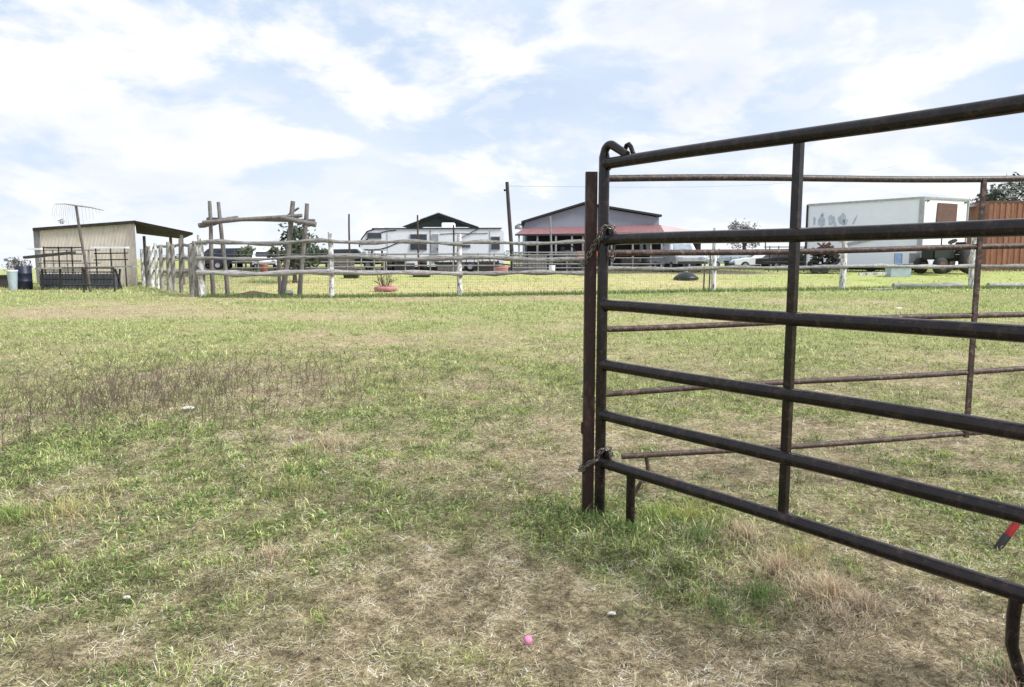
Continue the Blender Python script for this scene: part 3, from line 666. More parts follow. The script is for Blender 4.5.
# high strand wire on the left spans
for i in range(3):
    xa, xb = FXS[i], FXS[i+1]; ya, yb = FYS[i], FYS[i+1]
    MB().tube([Vector((xa, ya, at(512,253.5,ya).z)), Vector(((xa+xb)/2, (ya+yb)/2, at(512,255,ya).z)), Vector((xb, yb, at(512,253.5,yb).z))], 0.012, 5).build('strand_wire', 'wire', run)

side = thing('rail_fence', (-15, 33, 0), 'side log fence of closely set pale posts running back to the shed', 'fence')
sp_ = [(193,244,29.0),(182,239,30.9),(175.5,244,32.2),(169.5,242,33.4),(163,245,34.8),(158.5,243,35.8),(153,246,37.1),(148.5,248,38.4),(144.5,249,39.6)]
prev = None
for (px, tp, Y) in sp_:
    x = (px-CX)/F*Y; fpost(x, Y, tp, px, Y, side, random.uniform(0.06,0.095), random.choice(['wood_pale','wood','wood_brown']), lean=random.uniform(-0.05,0.08))
ends = [(204,27.3)]+[(p[0],p[2]) for p in sp_]
for k, (pa, pb_) in enumerate(zip(ends, ends[1:])):
    for (ya, yb) in ((244,248),(257.5,259),(273,270)):
        f0 = k/9; f1 = (k+1)/9; a_ = at(pa[0], ya+(yb-ya)*f0, pa[1]); b_ = at(pb_[0], ya+(yb-ya)*f1, pb_[1])
        MB().tube(log_pts(a_+Vector((0.08,0,0)), b_+Vector((0.08,0,0)), 6, 0.04), 0.06, 7, jitter=0.25).build('rail', random.choice(['wood','wood_brown']), side)

# thin brown stakes beside the fence post right of the pen post
for (px, y0, Y, nm) in ((702,262,31.9,'thin brown stake left of its pair by the fence post'),(707.5,250,31.8,'taller dark stake nearest the fence post, right of its pair')):
    g = ground_under(px, Y); single('stake', MB().tube([(g.x, Y, g.z-0.1), (g.x+0.02, Y, at(px, y0, Y).z)], 0.035, 8, jitter=0.1), 'wood_brown', nm, 'stake', 'stakes by the fence post')

# log gateway
gw = thing('log_gateway', ground_under(255, 28.0), 'tall gateway of leaning log pairs with crossed beams behind the fence', 'gateway')
for (x0, y0, x1, y1, Y, r) in [(209.5,201,213.5,297,28.0,0.065),(218.3,202,228,296,28.1,0.065),(293,201,282.5,296.5,28.0,0.085),(307,203.5,299.5,296.5,28.1,0.075),(278,250,280,295,28.5,0.055),(224,245,227,295,28.5,0.05)]:
    a_ = at(x0, y0, Y); b_ = at(x1, y1, Y); b_.z = min(b_.z, hz(b_.x, Y)-0.1)
    MB().tube(log_pts(b_, a_, 8, 0.03), [r*1.18*k for k in (1.1,1.05,1.0,1.02,.97,.95,.92,.85)], 9, jitter=0.15).build('upright', 'wood_brown', gw)
for (x0, y0, x1, y1, Y, r) in [(203,222.5,302,215.5,27.85,0.06),(199,225.5,238,218,28.25,0.075),(281,218,316,224.5,27.8,0.07),(207,219,315,220.5,28.25,0.05),(288,215,299,208,28.2,0.03)]:
    MB().tube(log_pts(at(x0,y0,Y), at(x1,y1,Y), 9, 0.010), r*1.35, 8, jitter=0.3).build('beam', 'wood_brown', gw)

# dirt mound and small things on the meadow
def mound(px, py, rx, ry, h, m, name, label, cat):
    c = gpt(px, py); mb = MB(); nr, na = 7, 22; vs = [c+Vector((0,0,h))]; fs = []
    for i in range(1, nr+1):
        for k in range(na):
            t = i/nr; a = 2*math.pi*k/na; rr = 1+0.18*math.sin(3*a+1)+0.1*random.random()
            vs.append(c+Vector((rx*t*rr*math.cos(a), ry*t*rr*math.sin(a), h*(1-t)**1.2*random.uniform(0.7,1.15)-0.03*(i==nr))))
    fs += [[0, 1+k, 1+(k+1)%na] for k in range(na)]
    fs += [[1+(i-1)*na+k, 1+i*na+k, 1+i*na+(k+1)%na, 1+(i-1)*na+(k+1)%na] for i in range(1, nr) for k in range(na)]
    mb.add(vs, fs, True); return single(name, mb, m, label, cat)
mound(254, 296.5, 1.25, 0.6, 0.22, 'dirt', 'dirt_pile', 'low mound of brown dug earth beneath the log gateway', 'dirt pile')
c = gpt(289.5, 297); bk = thing('bucket', c, 'small white and black bucket tipped beside the right gateway logs', 'bucket')
MB().lathe([(0.10,0),(0.13,0.02),(0.14,0.14)], c, 18).build('base', 'black', bk); MB().lathe([(0.142,0.14),(0.15,0.19),(0.10,0.24),(0.05,0.26)], c, 18).build('lid', 'scrapwhite', bk)
# tyre planter
c = gpt(385.5, 291.5); prof = [(0.30,0.0),(0.44,0.02),(0.50,0.09),(0.50,0.16),(0.44,0.22),(0.33,0.23),(0.29,0.16)]
single('tyre_planter', MB().lathe(prof, c, 28), 'red_tire', 'faded red painted tyre lying flat as a planter beyond the fence', 'tyre')
mb = MB()
for k in range(34):
    a = random.uniform(0, 6.28); r0 = random.uniform(0, 0.25); p = c+Vector((r0*math.cos(a), r0*math.sin(a), 0.2)); h = random.uniform(0.25,0.75)
    q = p+Vector((math.cos(a)*0.12, math.sin(a)*0.12, h*0.6)); t = p+Vector((math.cos(a)*random.uniform(0.1,0.4), math.sin(a)*0.25, h)); mb.tube([p,q,t],[0.009,0.009,0.004],4,cap=False)
    for j in range(3):
        u = q.lerp(t, random.random()); s = 0.05; d = Vector((random.gauss(0,1),random.gauss(0,1),random.gauss(0,1))).normalized()*s; e = d.cross(Vector((0,0,1)))
        mb.add([u-d, u+e, u+d, u-e], [(0,1,2,3)])
single('potted_plant', mb, 'stem', 'straggly bare plant growing out of the red tyre', 'plant')
# dark dish
c = gpt(686, 280); c.z = hz(c.x, c.y)
ds = thing('feed_pan', c, 'dark green upturned feed pan on the meadow beyond the fence', 'feed pan')
MB().lathe([(0.62,0.0),(0.70,0.06),(0.60,0.20),(0.38,0.34),(0.18,0.42),(0.01,0.43)], c, 26).build('pan', 'tractor_green', ds)
MB().lathe([(0.10,0.42),(0.10,0.60),(0.05,0.64)], c, 12).build('knob', 'galv', ds)
# logs lying on the ground at the right
for (x0, x1, py, r, lab) in [(893,963,286.5,0.14,'long pale log lying on the grass just left of the right fence post'),(988,1060,285.5,0.13,'pale log lying on the grass at the right edge, right of the fence post'),(868,892,288.2,0.05,'thin short pale stick lying left of the long log')]:
    a_ = gpt(x0, py+2); b_ = gpt(x1, py+2); mb = MB(); up = Vector((0,0,r*0.8))
    mb.tube(log_pts(a_+up, b_+up, 9, 0.02), r, 12, jitter=0.1); single('fallen_log', mb, 'wood_rail_pale', lab, 'log', 'logs lying on the grass')

# ------------------------------------------------------------------ shed on the left
g = ground_under(90, 40)
shed = thing('shed', g, 'beige metal shed with dark mono-pitch roof and open lean-to on its right', 'shed')
a_ = at(36, 229, 40); b_ = at(134.5, 222.5, 40); zb = min(hz(-24,40), hz(-20,40))-0.3
poly = [Vector((a_.x,40,zb)), Vector((b_.x,40,zb)), b_, a_]
MB().prism(poly, (-2.35,4.5,0)).build('wall', 'beige', shed)
MB().box((a_.x-0.12,39.93,zb),(a_.x+0.16,39.99,a_.z+0.01)).build('corner_trim','shed_trim',shed)
mb = MB(); p = at(32.5, 229, 39.8); q = at(135.5, 221.5, 39.8)
mb.prism([p+Vector((0,0,-0.09)), q+Vector((0,0,-0.09)), q+Vector((0,0,0.06)), p+Vector((0,0,0.06))], (-2.5,4.8,-0.12)); mb.build('roof', 'dark_roof', shed)
FLp = at(135, 222.5, 39.7); FRp = at(193, 234.5, 38.6); BL_ = at(136.5, 233.5, 44.5); BR_ = at(182, 239, 43.5)
MB().prism([FLp, FRp, BR_, BL_], (0,0,0.10)).build('lean_to_roof', 'dark_roof', shed)
for (px, Y, ty) in ((187,38.8,235),(176,42.5,237.5),(150,44,236)):
    g = ground_under(px, Y); MB().obox((g.x,Y,hz(g.x,Y)-0.2),(g.x,Y,at(px,ty,Y).z),0.12,0.12).build('support_post', 'wood_brown', shed)

# leaning pole with a wire rake at its top
P0 = at(90.5, 293, 31.4); P1 = at(76, 206, 31.4)
lp = thing('leaning_pole', P0, 'leaning grey pole with a thin wire-hung crossbar in front of the shed', 'pole')
MB().tube(log_pts(P0+Vector((0.03,0,-0.2)), P1, 8, 0.03), [0.062,0.06,0.06,0.058,0.056,0.054,0.05,0.048], 9, jitter=0.1).build('pole', 'wood_old', lp)
cb0 = at(55, 204, 31.4); cb1 = at(104, 210.5, 31.4); mid = P1+Vector((0,-0.05,0.02))
mb = MB().tube([cb0, cb0.lerp(mid,0.5)+Vector((0,0,0.03)), mid, mid.lerp(cb1,0.5)+Vector((0,0,0.03)), cb1], [0.010,0.02,0.03,0.03,0.012], 6, jitter=0.3); mb.build('crossbar', 'wood', lp)
mb = MB()
for k in range(11):
    t = k/10; p = cb0.lerp(mid, t*0.95); L_ = random.uniform(0.45,0.85); MB().tube([p, p+Vector((-0.12*(1-t)-0.02,0,-L_*0.5)), p+Vector((-0.14*(1-t),0,-L_))], 0.005, 3, cap=False).build('hanging_wire','galv',lp)
for k in range(7):
    t = k/7; p = mid.lerp(cb1, 0.1+t*0.85); MB().tube([p, p+Vector((0.03,0,-random.uniform(0.1,0.9)*(1-t)-0.08))], 0.005, 3, cap=False).build('hanging_wire','galv',lp)
c = at(61, 221.5, 31.4); mb = MB(); 
for k in range(7):
    a = k*0.9; mb.add([c, c+Vector((0.16*math.cos(a),0.05,0.16*math.sin(a))), c+Vector((0.16*math.cos(a+0.35),-0.05,0.1*math.sin(a+0.35)))], [(0,1,2)])
mb.tube([c+Vector((0,0,0.1)), c+Vector((0.02,0,-0.1))],0.05,6); mb.build('hanging_ornament', 'alu', lp)
# wisps left of the shed
# pipe panels and feeder in front of the shed
def pipe_panel(name, x0, x1, ytops, Yd, posts, label, m='dark_steel', r=0.028, ybase=None, tilt=0, group=None):
    gz = ground_under((x0+x1)/2, Yd); root = thing(name, gz, label, 'stock panel', group)
    for y in ytops:
        MB().tube([at(x0, y, Yd), at(x1, y+tilt, Yd)], r, 6).build('rail', m, root)
    for px in posts:
        t = at(px, ytops[0]-1+tilt*(px-x0)/(x1-x0), Yd); g_ = hz(t.x, Yd)
        MB().tube([(t.x, Yd+0.03, g_-0.03), (t.x, Yd+0.03, t.z)], r*1.15, 6).build('upright', m, root)
    return root
pipe_panel('stock_panel', 43, 82, (247.5,254,261,270,280), 36.0, (43,58,71), 'black pipe panel farther left, standing beneath the shed eave')
pipe_panel('stock_panel', 94, 128, (247.5,253.5,260), 36.5, (95,110,124), 'black pipe panel against the right half of the beige shed wall', tilt=-0.5)
pipe_panel('stock_panel', 62, 113.5, (268,285), 31.2, (82,113), 'low black pipe panel standing in front, beside the leaning pole foot', r=0.03)
pipe_panel('stock_panel', 38, 100, (250,263,276), 37.2, (38,52,66,88), 'pale grey pipe panel behind the black ones at the shed', 'galv', 0.03)
g = ground_under(80, 34.5)
bench = thing('long_bench', g, 'long grey plank table on dark legs spanning in front of the shed', 'bench')
a_, b_ = at(35, 268.5, 34.2), at(133, 266.5, 34.2)
MB().obox(a_+Vector((0,0.25,0)), b_+Vector((0,0.25,0)), 0.55, 0.07).build('top', 'wood', bench)
for px, lx in ((42,42),(60,60),(84,86),(115,122),(120,118)):
    t = at(px, 269, 34.3); e = at(lx, 285, 34.3); e.z = hz(e.x, 34.3)-0.02; MB().obox(t, e, 0.07, 0.07).build('leg', 'dark_steel', bench)
fd = thing('hay_feeder', ground_under(80, 35.2), 'dark barred hay feeder standing under the long plank table', 'feeder')
for y in (272, 279, 285): MB().tube([at(40,y,35.2), at(114,y,35.2)], 0.028, 6).build('rail', 'dark_steel', fd)
mb = MB()
for k in range(24):
    px = 40+k*3.2; mb.tube([at(px,272,35.2), at(px,286,35.2)], 0.014, 4)
mb.build('bars', 'dark_steel', fd)
a_, b_ = at(40,274,35.6), at(114,287,35.6); MB().box((a_.x,35.6,hz(a_.x,35.6)),(b_.x,36.2,a_.z)).build('trough', 'shed_grey', fd)
# stacked planks and white boards
a_, b_ = at(25,257.5,34.8), at(74,252.5,34.8)
single('plank', MB().obox(a_, b_, 0.3, 0.12), 'dark_wood', 'dark tilted plank resting on the panels at the shed left corner', 'plank')
for (x0,x1,y,lab) in ((28,42,249,'short white board on top of the leftmost panel end'),(92,128,247.5,'long white board laid along the panels right of the leaning pole'),(47,74,247.8,'grey white board laid along the panels left of the leaning pole')):
    single('board', MB().obox(at(x0,y,36.25), at(x1,y,36.25), 0.22, 0.09), 'white' if 'grey' not in lab else 'wood', lab, 'board', 'boards laid on the panels')
# barrel, white bucket, box, shrub
c = ground_under(28.5, 34.8); c.z = hz(c.x, c.y); zt = at(28,266,34.8).z-c.z; r = 0.35
single('barrel', MB().lathe([(r*.93,0),(r,0.03),(r,zt*.33),(r*1.05,zt*.35),(r,zt*.37),(r,zt*.66),(r*1.05,zt*.68),(r,zt*.7),(r,zt*.97),(r*.93,zt)], c, 24), 'navy', 'navy blue plastic drum standing by the shed left corner', 'drum')
c = ground_under(17.5, 34.0); zt = at(17,270,34).z-c.z
wb = thing('tall_bucket', c, 'white tapered tub standing left of the navy drum', 'tub')
MB().lathe([(0.15,0),(0.155,0.02),(0.215,zt*.93)], c, 22).build('body', 'bluegrey', wb); MB().lathe([(0.235,zt*.93),(0.235,zt)], c, 22).build('rim', 'white', wb)
a_, b_ = at(-6,275.5,36), at(13.5,289,36); cr = thing('crate', ((a_.x+b_.x)/2,36.5,hz(a_.x,36)), 'dark brown wooden crate at the far left edge of the field', 'crate')
MB().box((a_.x,36,b_.z-0.1),(b_.x,37,a_.z-0.05)).build('body', 'dark_wood', cr); MB().box((a_.x-0.05,35.95,a_.z-0.05),(b_.x+0.04,37.05,a_.z+0.02)).build('lid', 'dark_wood', cr)

# ------------------------------------------------------------------ trees
def tree(name, px, base_py, top_py, Y, cr_w, n, leaf, mleaf, label, cat='tree', crown_bottom=None, holes=0.35, clumps=14, trunk_r=0.1, seed=1, limbs=9, base=None):
    rnd = random.Random(seed); g = ground_under(px, Y); g.z = hz(g.x, Y)
    zt = at(px, top_py, Y).z; cbz = at(px, crown_bottom, Y).z if crown_bottom else g.z+(zt-g.z)*0.35
    root = thing(name, g, label, cat)
    mb = MB(); cz = (zt+cbz)/2; top = Vector((g.x, Y, cz))
    mb.tube(log_pts(g-Vector((0,0,0.1)), top, 6, 0.04), [trunk_r*k for k in (1.25,1,.9,.8,.7,.5)], 8, jitter=0.2)
    rz = (zt-cbz)/2; cs = []
    for k in range(clumps):
        th = rnd.uniform(0, 6.28); ph = math.acos(rnd.uniform(-0.9, 1)); rad = rnd.uniform(0.35, 0.86)
        c = Vector((g.x+cr_w/2*rad*math.sin(ph)*math.cos(th), Y+cr_w/2*rad*math.sin(ph)*math.sin(th), cz+rz*rad*math.cos(ph)))
        cs.append((c, rnd.uniform(0.14, 0.34)*min(cr_w/2, rz*1.3)))
    for c, r in cs[:limbs+6]:
        s0 = g.lerp(top, rnd.uniform(0.45, 1.0)); mdl = s0.lerp(c, 0.5)+Vector((rnd.gauss(0,.1), rnd.gauss(0,.1), rnd.uniform(0,0.15)))
        mb.tube([s0, mdl, c], [trunk_r*0.38, trunk_r*0.24, trunk_r*0.08], 5)
        for q in range(4):
            e = c+Vector((rnd.gauss(0,1),rnd.gauss(0,1),rnd.gauss(0.3,1)))*r*0.9; mb.tube([mdl.lerp(c,0.6), e], [trunk_r*0.1, trunk_r*0.03], 3, cap=False)
    mb.build('trunk', 'bark', root)
    lb = MB()
    for k in range(n):
        c, r = rnd.choice(cs); v = Vector((rnd.gauss(0,1), rnd.gauss(0,1), rnd.gauss(0,1))).normalized()*r*rnd.random()**0.45*(1.25 if rnd.random() > 0.15 else 1.8)
        p = c+v; s = leaf*rnd.uniform(0.5,1.3); d = Vector((rnd.gauss(0,1),rnd.gauss(0,1),rnd.gauss(0,1))).normalized(); e = d.orthogonal().normalized()
        lb.add([p-d*s, p+e*s*0.45, p+d*s, p-e*s*0.45], [(0,1,2,3)])
    lb.build('crown', mleaf, root); return root
tree('evergreen_tree', 297, 285, 218, 39, 2.9, 1100, 0.15, 'leaf_dark', 'dark evergreen tree rising behind the right pair of gateway logs', crown_bottom=277, clumps=30, trunk_r=0.12, seed=4)
tree('small_tree', 741, 275, 215, 68, 3.4, 1500, 0.13, 'leaf_grey', 'sparse twiggy small tree seen beyond the pen, between barn and white box', crown_bottom=256, clumps=26, trunk_r=0.22, seed=8)
tree('evergreen_tree', 1020, 270, 175, 60, 9.0, 6500, 0.18, 'leaf_dark', 'dark evergreen tree rising above the rust orange container', crown_bottom=225, clumps=34, trunk_r=0.25, seed=12)
tree('bare_tree', 990, 270, 184, 63, 3.2, 260, 0.06, 'leaf_grey', 'bare grey twigged tree above the gap by the rusty container', crown_bottom=212, clumps=26, trunk_r=0.16, seed=15)
tree('shrub', 24, 285, 256, 36.3, 1.5, 500, 0.055, 'leaf_grey', 'grey twiggy shrub behind the navy drum and white tub', 'shrub', crown_bottom=274, clumps=18, trunk_r=0.03, seed=17)
tree('small_tree', 249, 275, 244, 60, 2.2, 700, 0.12, 'leaf_mid', 'small olive green tree seen between the gateway logs', crown_bottom=262, clumps=16, trunk_r=0.08, seed=21)
tree('small_tree', 264, 275, 250, 64, 1.6, 400, 0.12, 'leaf_mid', 'lowest small bush tree just right of the olive one in the gateway', crown_bottom=266, clumps=12, trunk_r=0.06, seed=23)

# distant tree line: reads as one mass
mb = MB(); rnd = random.Random(5)
for k in range(5200):
    u = rnd.uniform(-0.75, 0.95); Y = rnd.uniform(330, 460); x = u*Y
    if u < -0.47: continue
    hgt = (1.2+2.6*vnoise(np.array([u*45]), np.array([0.3]), 3)[0]+2*vnoise(np.array([u*160]), np.array([0.9]), 7)[0])*1.35*(0.55+0.45*(u > -0.2))
    z = hz(x, Y)+rnd.random()*hgt; s = rnd.uniform(0.4,1.0); d = Vector((rnd.gauss(0,1),rnd.gauss(0,0.5),rnd.gauss(0,0.6))).normalized(); e = Vector((rnd.gauss(0,1),0,rnd.gauss(0,1))).normalized()
    p = Vector((x,Y,z)); mb.add([p-d*s, p+e*s, p+d*s, p-e*s], [(0,1,2,3)])
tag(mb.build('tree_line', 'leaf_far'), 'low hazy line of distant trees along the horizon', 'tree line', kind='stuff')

# ------------------------------------------------------------------ caravan (fifth wheel)
YR = 56.0; g = ground_under(430, YR)
rv = thing('travel_trailer', g, 'long white fifth wheel travel trailer parked behind the fence left of centre', 'travel trailer')
def side_poly(pts, Y): return [at(px, py, Y) for px, py in pts]
outline = [(359,247),(361,240),(366,232.5),(373,229.3),(385,228.6),(500,228.6),(503.5,232),(504,266),(391,267),(389,254),(386,250.5),(362,250.5)]
MB().prism(side_poly(outline, YR), (0,2.5,0)).build('body', 'white', rv)
MB().obox(at(372,228.6,YR-0.03), at(502,228.2,YR-0.03), 0.1, 0.08).build('roof_trim', 'dark_steel', rv)
def rvrect(name, x0, y0, x1, y1, m, t=0.05, par=None, Y=YR): return MB().box(at(x0,y0,Y-t), Vector((at(x1,y1,Y-t).x, Y+0.02-0.03, at(x1,y1,Y-t).z))).build(name, m, par or rv)
for (x0,y0,x1,y1) in ((367.5,233,381,238),(410.5,234.5,426.5,240.5),(410.5,244,426.5,249.5),(491.5,237,499.5,241.5),(491.5,244,499.5,249),(462,245,470,247)):
    f = rvrect('window', x0-0.6, y0-0.6, x1+0.6, y1+0.6, 'alu'); rvrect('pane', x0, y0, x1, y1, 'glass', 0.09, f)
d = rvrect('door', 431.5, 234, 438.5, 262, 'alu', 0.06); rvrect('handle', 437, 248, 437.8, 250, 'dark_steel', 0.09, d)
for px in (387, 430, 489.5): rvrect('seam_trim', px, 230, px+0.8, 265, 'dark_steel' if px != 489.5 else 'alu', 0.035)
for (c0) in ([(362,245),(366,240),(372,236),(379,233),(388,231),(396,230.3)], [(364,249.5),(372,249.8),(381,249),(388,247),(396,243.5),(406,240.5)], [(388,262),(420,259),(450,258.5),(486,258)], [(440,234),(455,233),(470,233.4),(488,233)]):
    MB().tube([at(x,y,YR-0.02) for x,y in c0], 0.035, 5).build('stripe', 'dark_steel' if c0[0][0] < 380 else 'alu', rv)
MB().tube(side_poly([(388,228.4),(375,228.8),(367,231.5),(361.5,239),(359,247)],YR-0.03), 0.045, 6).build('nose_trim','dark_steel',rv)
MB().box(at(441.5,222.5,YR+0.8), Vector((at(454.5,228.4,YR+0.8).x, YR+1.8, at(454,228.4,YR+0.8).z)), 0.06).build('air_conditioner', 'white', rv)
MB().box(at(377,226,YR+1), Vector((at(383,228.4,YR+1).x, YR+1.5, at(383,228.4,YR+1).z)), 0.04).build('roof_vent', 'white', rv)
for px in (446, 457):
    c = at(px, 270.5, YR-0.02); w_ = MB().lathe([(0.20,-0.12),(0.38,-0.11),(0.38,0.11),(0.2,0.12)], c, 22, Matrix.Rotation(R(90),4,'X')).build('wheel', 'black', rv)
    MB().lathe([(0.19,-0.14),(0.19,0.1)], c, 16, Matrix.Rotation(R(90),4,'X')).build('rim', 'alu', w_)
MB().box(at(392,267,YR+0.2), Vector((at(502,270,YR+0.2).x, YR+2.3, at(502,270,YR+0.2).z))).build('chassis', 'dark_steel', rv)
for px in (372, 382): MB().obox(at(px,250.5,YR+0.6), at(px,277,YR+0.6), 0.12, 0.12).build('landing_leg', 'dark_steel', rv)
MB().tube([at(461,238,YR-0.1), at(478,228.8,YR-0.1)], 0.03, 5).build('awning_arm', 'dark_steel', rv)

# pavilion roof behind it
YP = 74; g = ground_under(440, YP); pv = thing('pavilion', g, 'open pavilion with dark green gable roof showing above the travel trailer', 'pavilion')
ap = at(438.5, 213, YP); l = at(402, 226.5, YP); r_ = at(478, 226.5, YP)
MB().prism([l, ap, ap+Vector((0,0,-0.25)), l+Vector((0.4,0,-0.12))], (0,7,0)).build('roof_slope', 'green_roof', pv)
MB().prism([ap, r_, r_+Vector((-0.4,0,-0.12)), ap+Vector((0,0,-0.25))], (0,7,0)).build('roof_slope', 'green_roof', pv)
MB().prism([l+Vector((0.7,0.1,-0.05)), ap+Vector((0,0.1,-0.3)), r_+Vector((-0.7,0.1,-0.05))], (0,0.1,0)).build('gable', 'green_roof', pv)
MB().tube([at(420,219.5,YP-0.1), ap+Vector((0,-0.1,0.02)), at(462,221,YP-0.1)], 0.05, 5).build('ridge_trim', 'alu', pv)
for px in (408, 472):
    for dy in (0.3, 6.5):
        t = at(px, 227, YP); MB().obox((t.x,YP+dy,0),(t.x,YP+dy,t.z), 0.2, 0.2).build('column', 'wood_brown', pv)

# ------------------------------------------------------------------ barn
YB = 62; g = ground_under(590, YB); barn = thing('barn', g, 'grey gabled metal barn with red lean-to roof over a dark open front', 'barn')
pts = [(525,276),(525,222.5),(584,205),(659,217.5),(659,276)]
MB().prism([at(x,y,YB) for x,y in pts], (0,14,0)).build('wall', 'lavender', barn)
def slab(p0, p1, t, m, name='roof', par=None, d=15):
    a_, b_ = at(*p0, YB-0.4), at(*p1, YB-0.4); u = Vector((0,0,t)); MB().prism([a_, b_, b_+u, a_+u], (0,d,0)).build(name, m, par or barn)
slab((521.5,222.8),(584,203.8),0.16,'dark_steel'); slab((584.0,203.8),(662,216.6),0.16,'dark_steel')
# lean-to: high edge at the wall, low edge 4 m out
def leanto(x0t, yt0, x1t, yt1, x0b, yb0, x1b, yb1, m, Yt=YB-0.02, Yb=YB-4):
    P = [at(x0t,yt0,Yt), at(x1t,yt1,Yt), at(x1b,yb1,Yb), at(x0b,yb0,Yb)]; MB().prism(P, (0,0,-0.07)).build('lean_to_roof', m, barn)
leanto(524,228.2,660,224.8,515,234.3,664,231.8,'red_roof')
leanto(660.2,224.8,708,232.5,664.2,231.8,722,234.8,'pink_roof')
MB().obox(at(515,234.9,YB-4), at(722,235.2,YB-4), 0.1, 0.12).build('fascia', 'dark_steel', barn)
a_, b_ = at(527,236,YB-0.3), at(700,276,YB-0.3); MB().box((a_.x,YB-0.3,b_.z-0.2),(b_.x,YB-0.05,a_.z+0.2)).build('open_front_shade', 'dark_in', barn)  # dark sheet standing in for the shade of the open front
for px in (519,537.5,556,572,583,612,633,651,662,690,716):
    t = at(px, 235, YB-3.9); MB().obox((t.x,YB-3.9,-0.1),(t.x,YB-3.9,t.z), 0.14, 0.14).build('column', 'wood' if px % 2 else 'alu', barn)
MB().box(at(560,236,YB-0.4), Vector((at(580,262,YB-0.4).x, YB-0.32, at(580,262,YB-0.4).z))).build('door', 'dark_steel', barn)
for px in (640, 646): MB().box(at(px,240,YB-0.42), Vector((at(px+3,255,YB-0.42).x, YB-0.32, at(px,255,YB-0.42).z))).build('window', 'glass_pale', barn)
MB().lathe([(0.35,0),(0.35,0.25),(0.05,0.45)], at(519,229,YB), 12).build('roof_vent', 'galv', barn)
# grey pipe pens in front of the barn
pipe_panel('stock_panel', 513, 585, (252.5,255,259.5,264,268), 49, (513,529,550,567,583), 'grey galvanised pipe pen in front of the barn, left of the rusty post', 'galv', 0.045)
pipe_panel('stock_panel', 611, 665, (252.5,258,264), 50, (612,633,651,664), 'grey pipe pen in front of the barn, seen through the near panel', 'galv', 0.035)
pipe_panel('stock_panel', 332, 384, (254,262,267), 45, (333,347,361,374,384), 'grey pipe pen just below the nose of the travel trailer', 'galv', 0.04)
pipe_panel('stock_panel', 386, 505, (254,265.5), 46, (386,405,430,453,478,494), 'long low grey pipe pen in front of the travel trailer', 'galv', 0.04)
pipe_panel('stock_panel', 764, 806, (247,254,262), 50, (770,779,794,805), 'thin dark pipe pen between the small tree and white box', 'dark_steel', 0.03)
pipe_panel('stock_panel', 232, 330, (262,268), 47, (236,258,281,310,328), 'low grey pipe pen seen through the log gateway', 'galv', 0.035)

# ------------------------------------------------------------------ poles
def pole(px, y0, px1, Y, r, m, label, y1=None, name='pole', group=None):
    t = at(px, y0, Y); b_ = at(px1, 262, Y); s = (b_.x-t.x)/(b_.z-t.z); x = t.x + s*(-t.z); zb_ = hz(x, Y)-0.1
    root = thing(name, (x, Y, zb_+0.1), label, 'pole', group)
    MB().tube(log_pts((x,Y,zb_), t, 6, 0.02), [r*k for k in (1.1,1.05,1,.97,.93,.88)], 8).build('shaft', m, root); return root, t
pole(349, 214, 349.5, 50, 0.065, 'rust', 'thin rusty pole standing left of the travel trailer nose')
pole(417.5, 215, 418.5, 52, 0.065, 'rust', 'thin rusty pole in front of the travel trailer double window')
pole(453.5, 225, 454, 52, 0.06, 'dark_steel', 'short dark pole just left of the central fence post')
pole(550.3, 216, 551.5, 52, 0.07, 'galv', 'thin grey pole in front of the barn lean-to roof')
up_, t = pole(507, 182, 512, 58, 0.15, 'dark_wood', 'tall dark utility pole between travel trailer and barn', name='utility_pole')
MB().lathe([(0.05,0),(0.09,0.05),(0.05,0.16)], t+Vector((-0.18,0,-0.7)), 10).build('insulator', 'dark_steel', up_)
MB().tube([t+Vector((-0.2,0,-0.55)), t+Vector((0.1,0,-0.7))], 0.03, 5).build('bracket', 'dark_steel', up_)
wa = t+Vector((0,0,-0.3)); wb_ = at(900, 165, 150); mb = MB()
mb.tube([wa.lerp(wb_, k/16)+Vector((0,0,-1.6*math.sin(math.pi*k/16))) for k in range(17)], 0.012, 4); mb.build('overhead_wire', 'galv', up_)
pole(765, 236, 766, 62, 0.05, 'dark_steel', 'short dark pole right of the twiggy small tree')
pole(792.5, 225, 791, 54, 0.06, 'dark_steel', 'thin dark pole just left of the white box trailer')

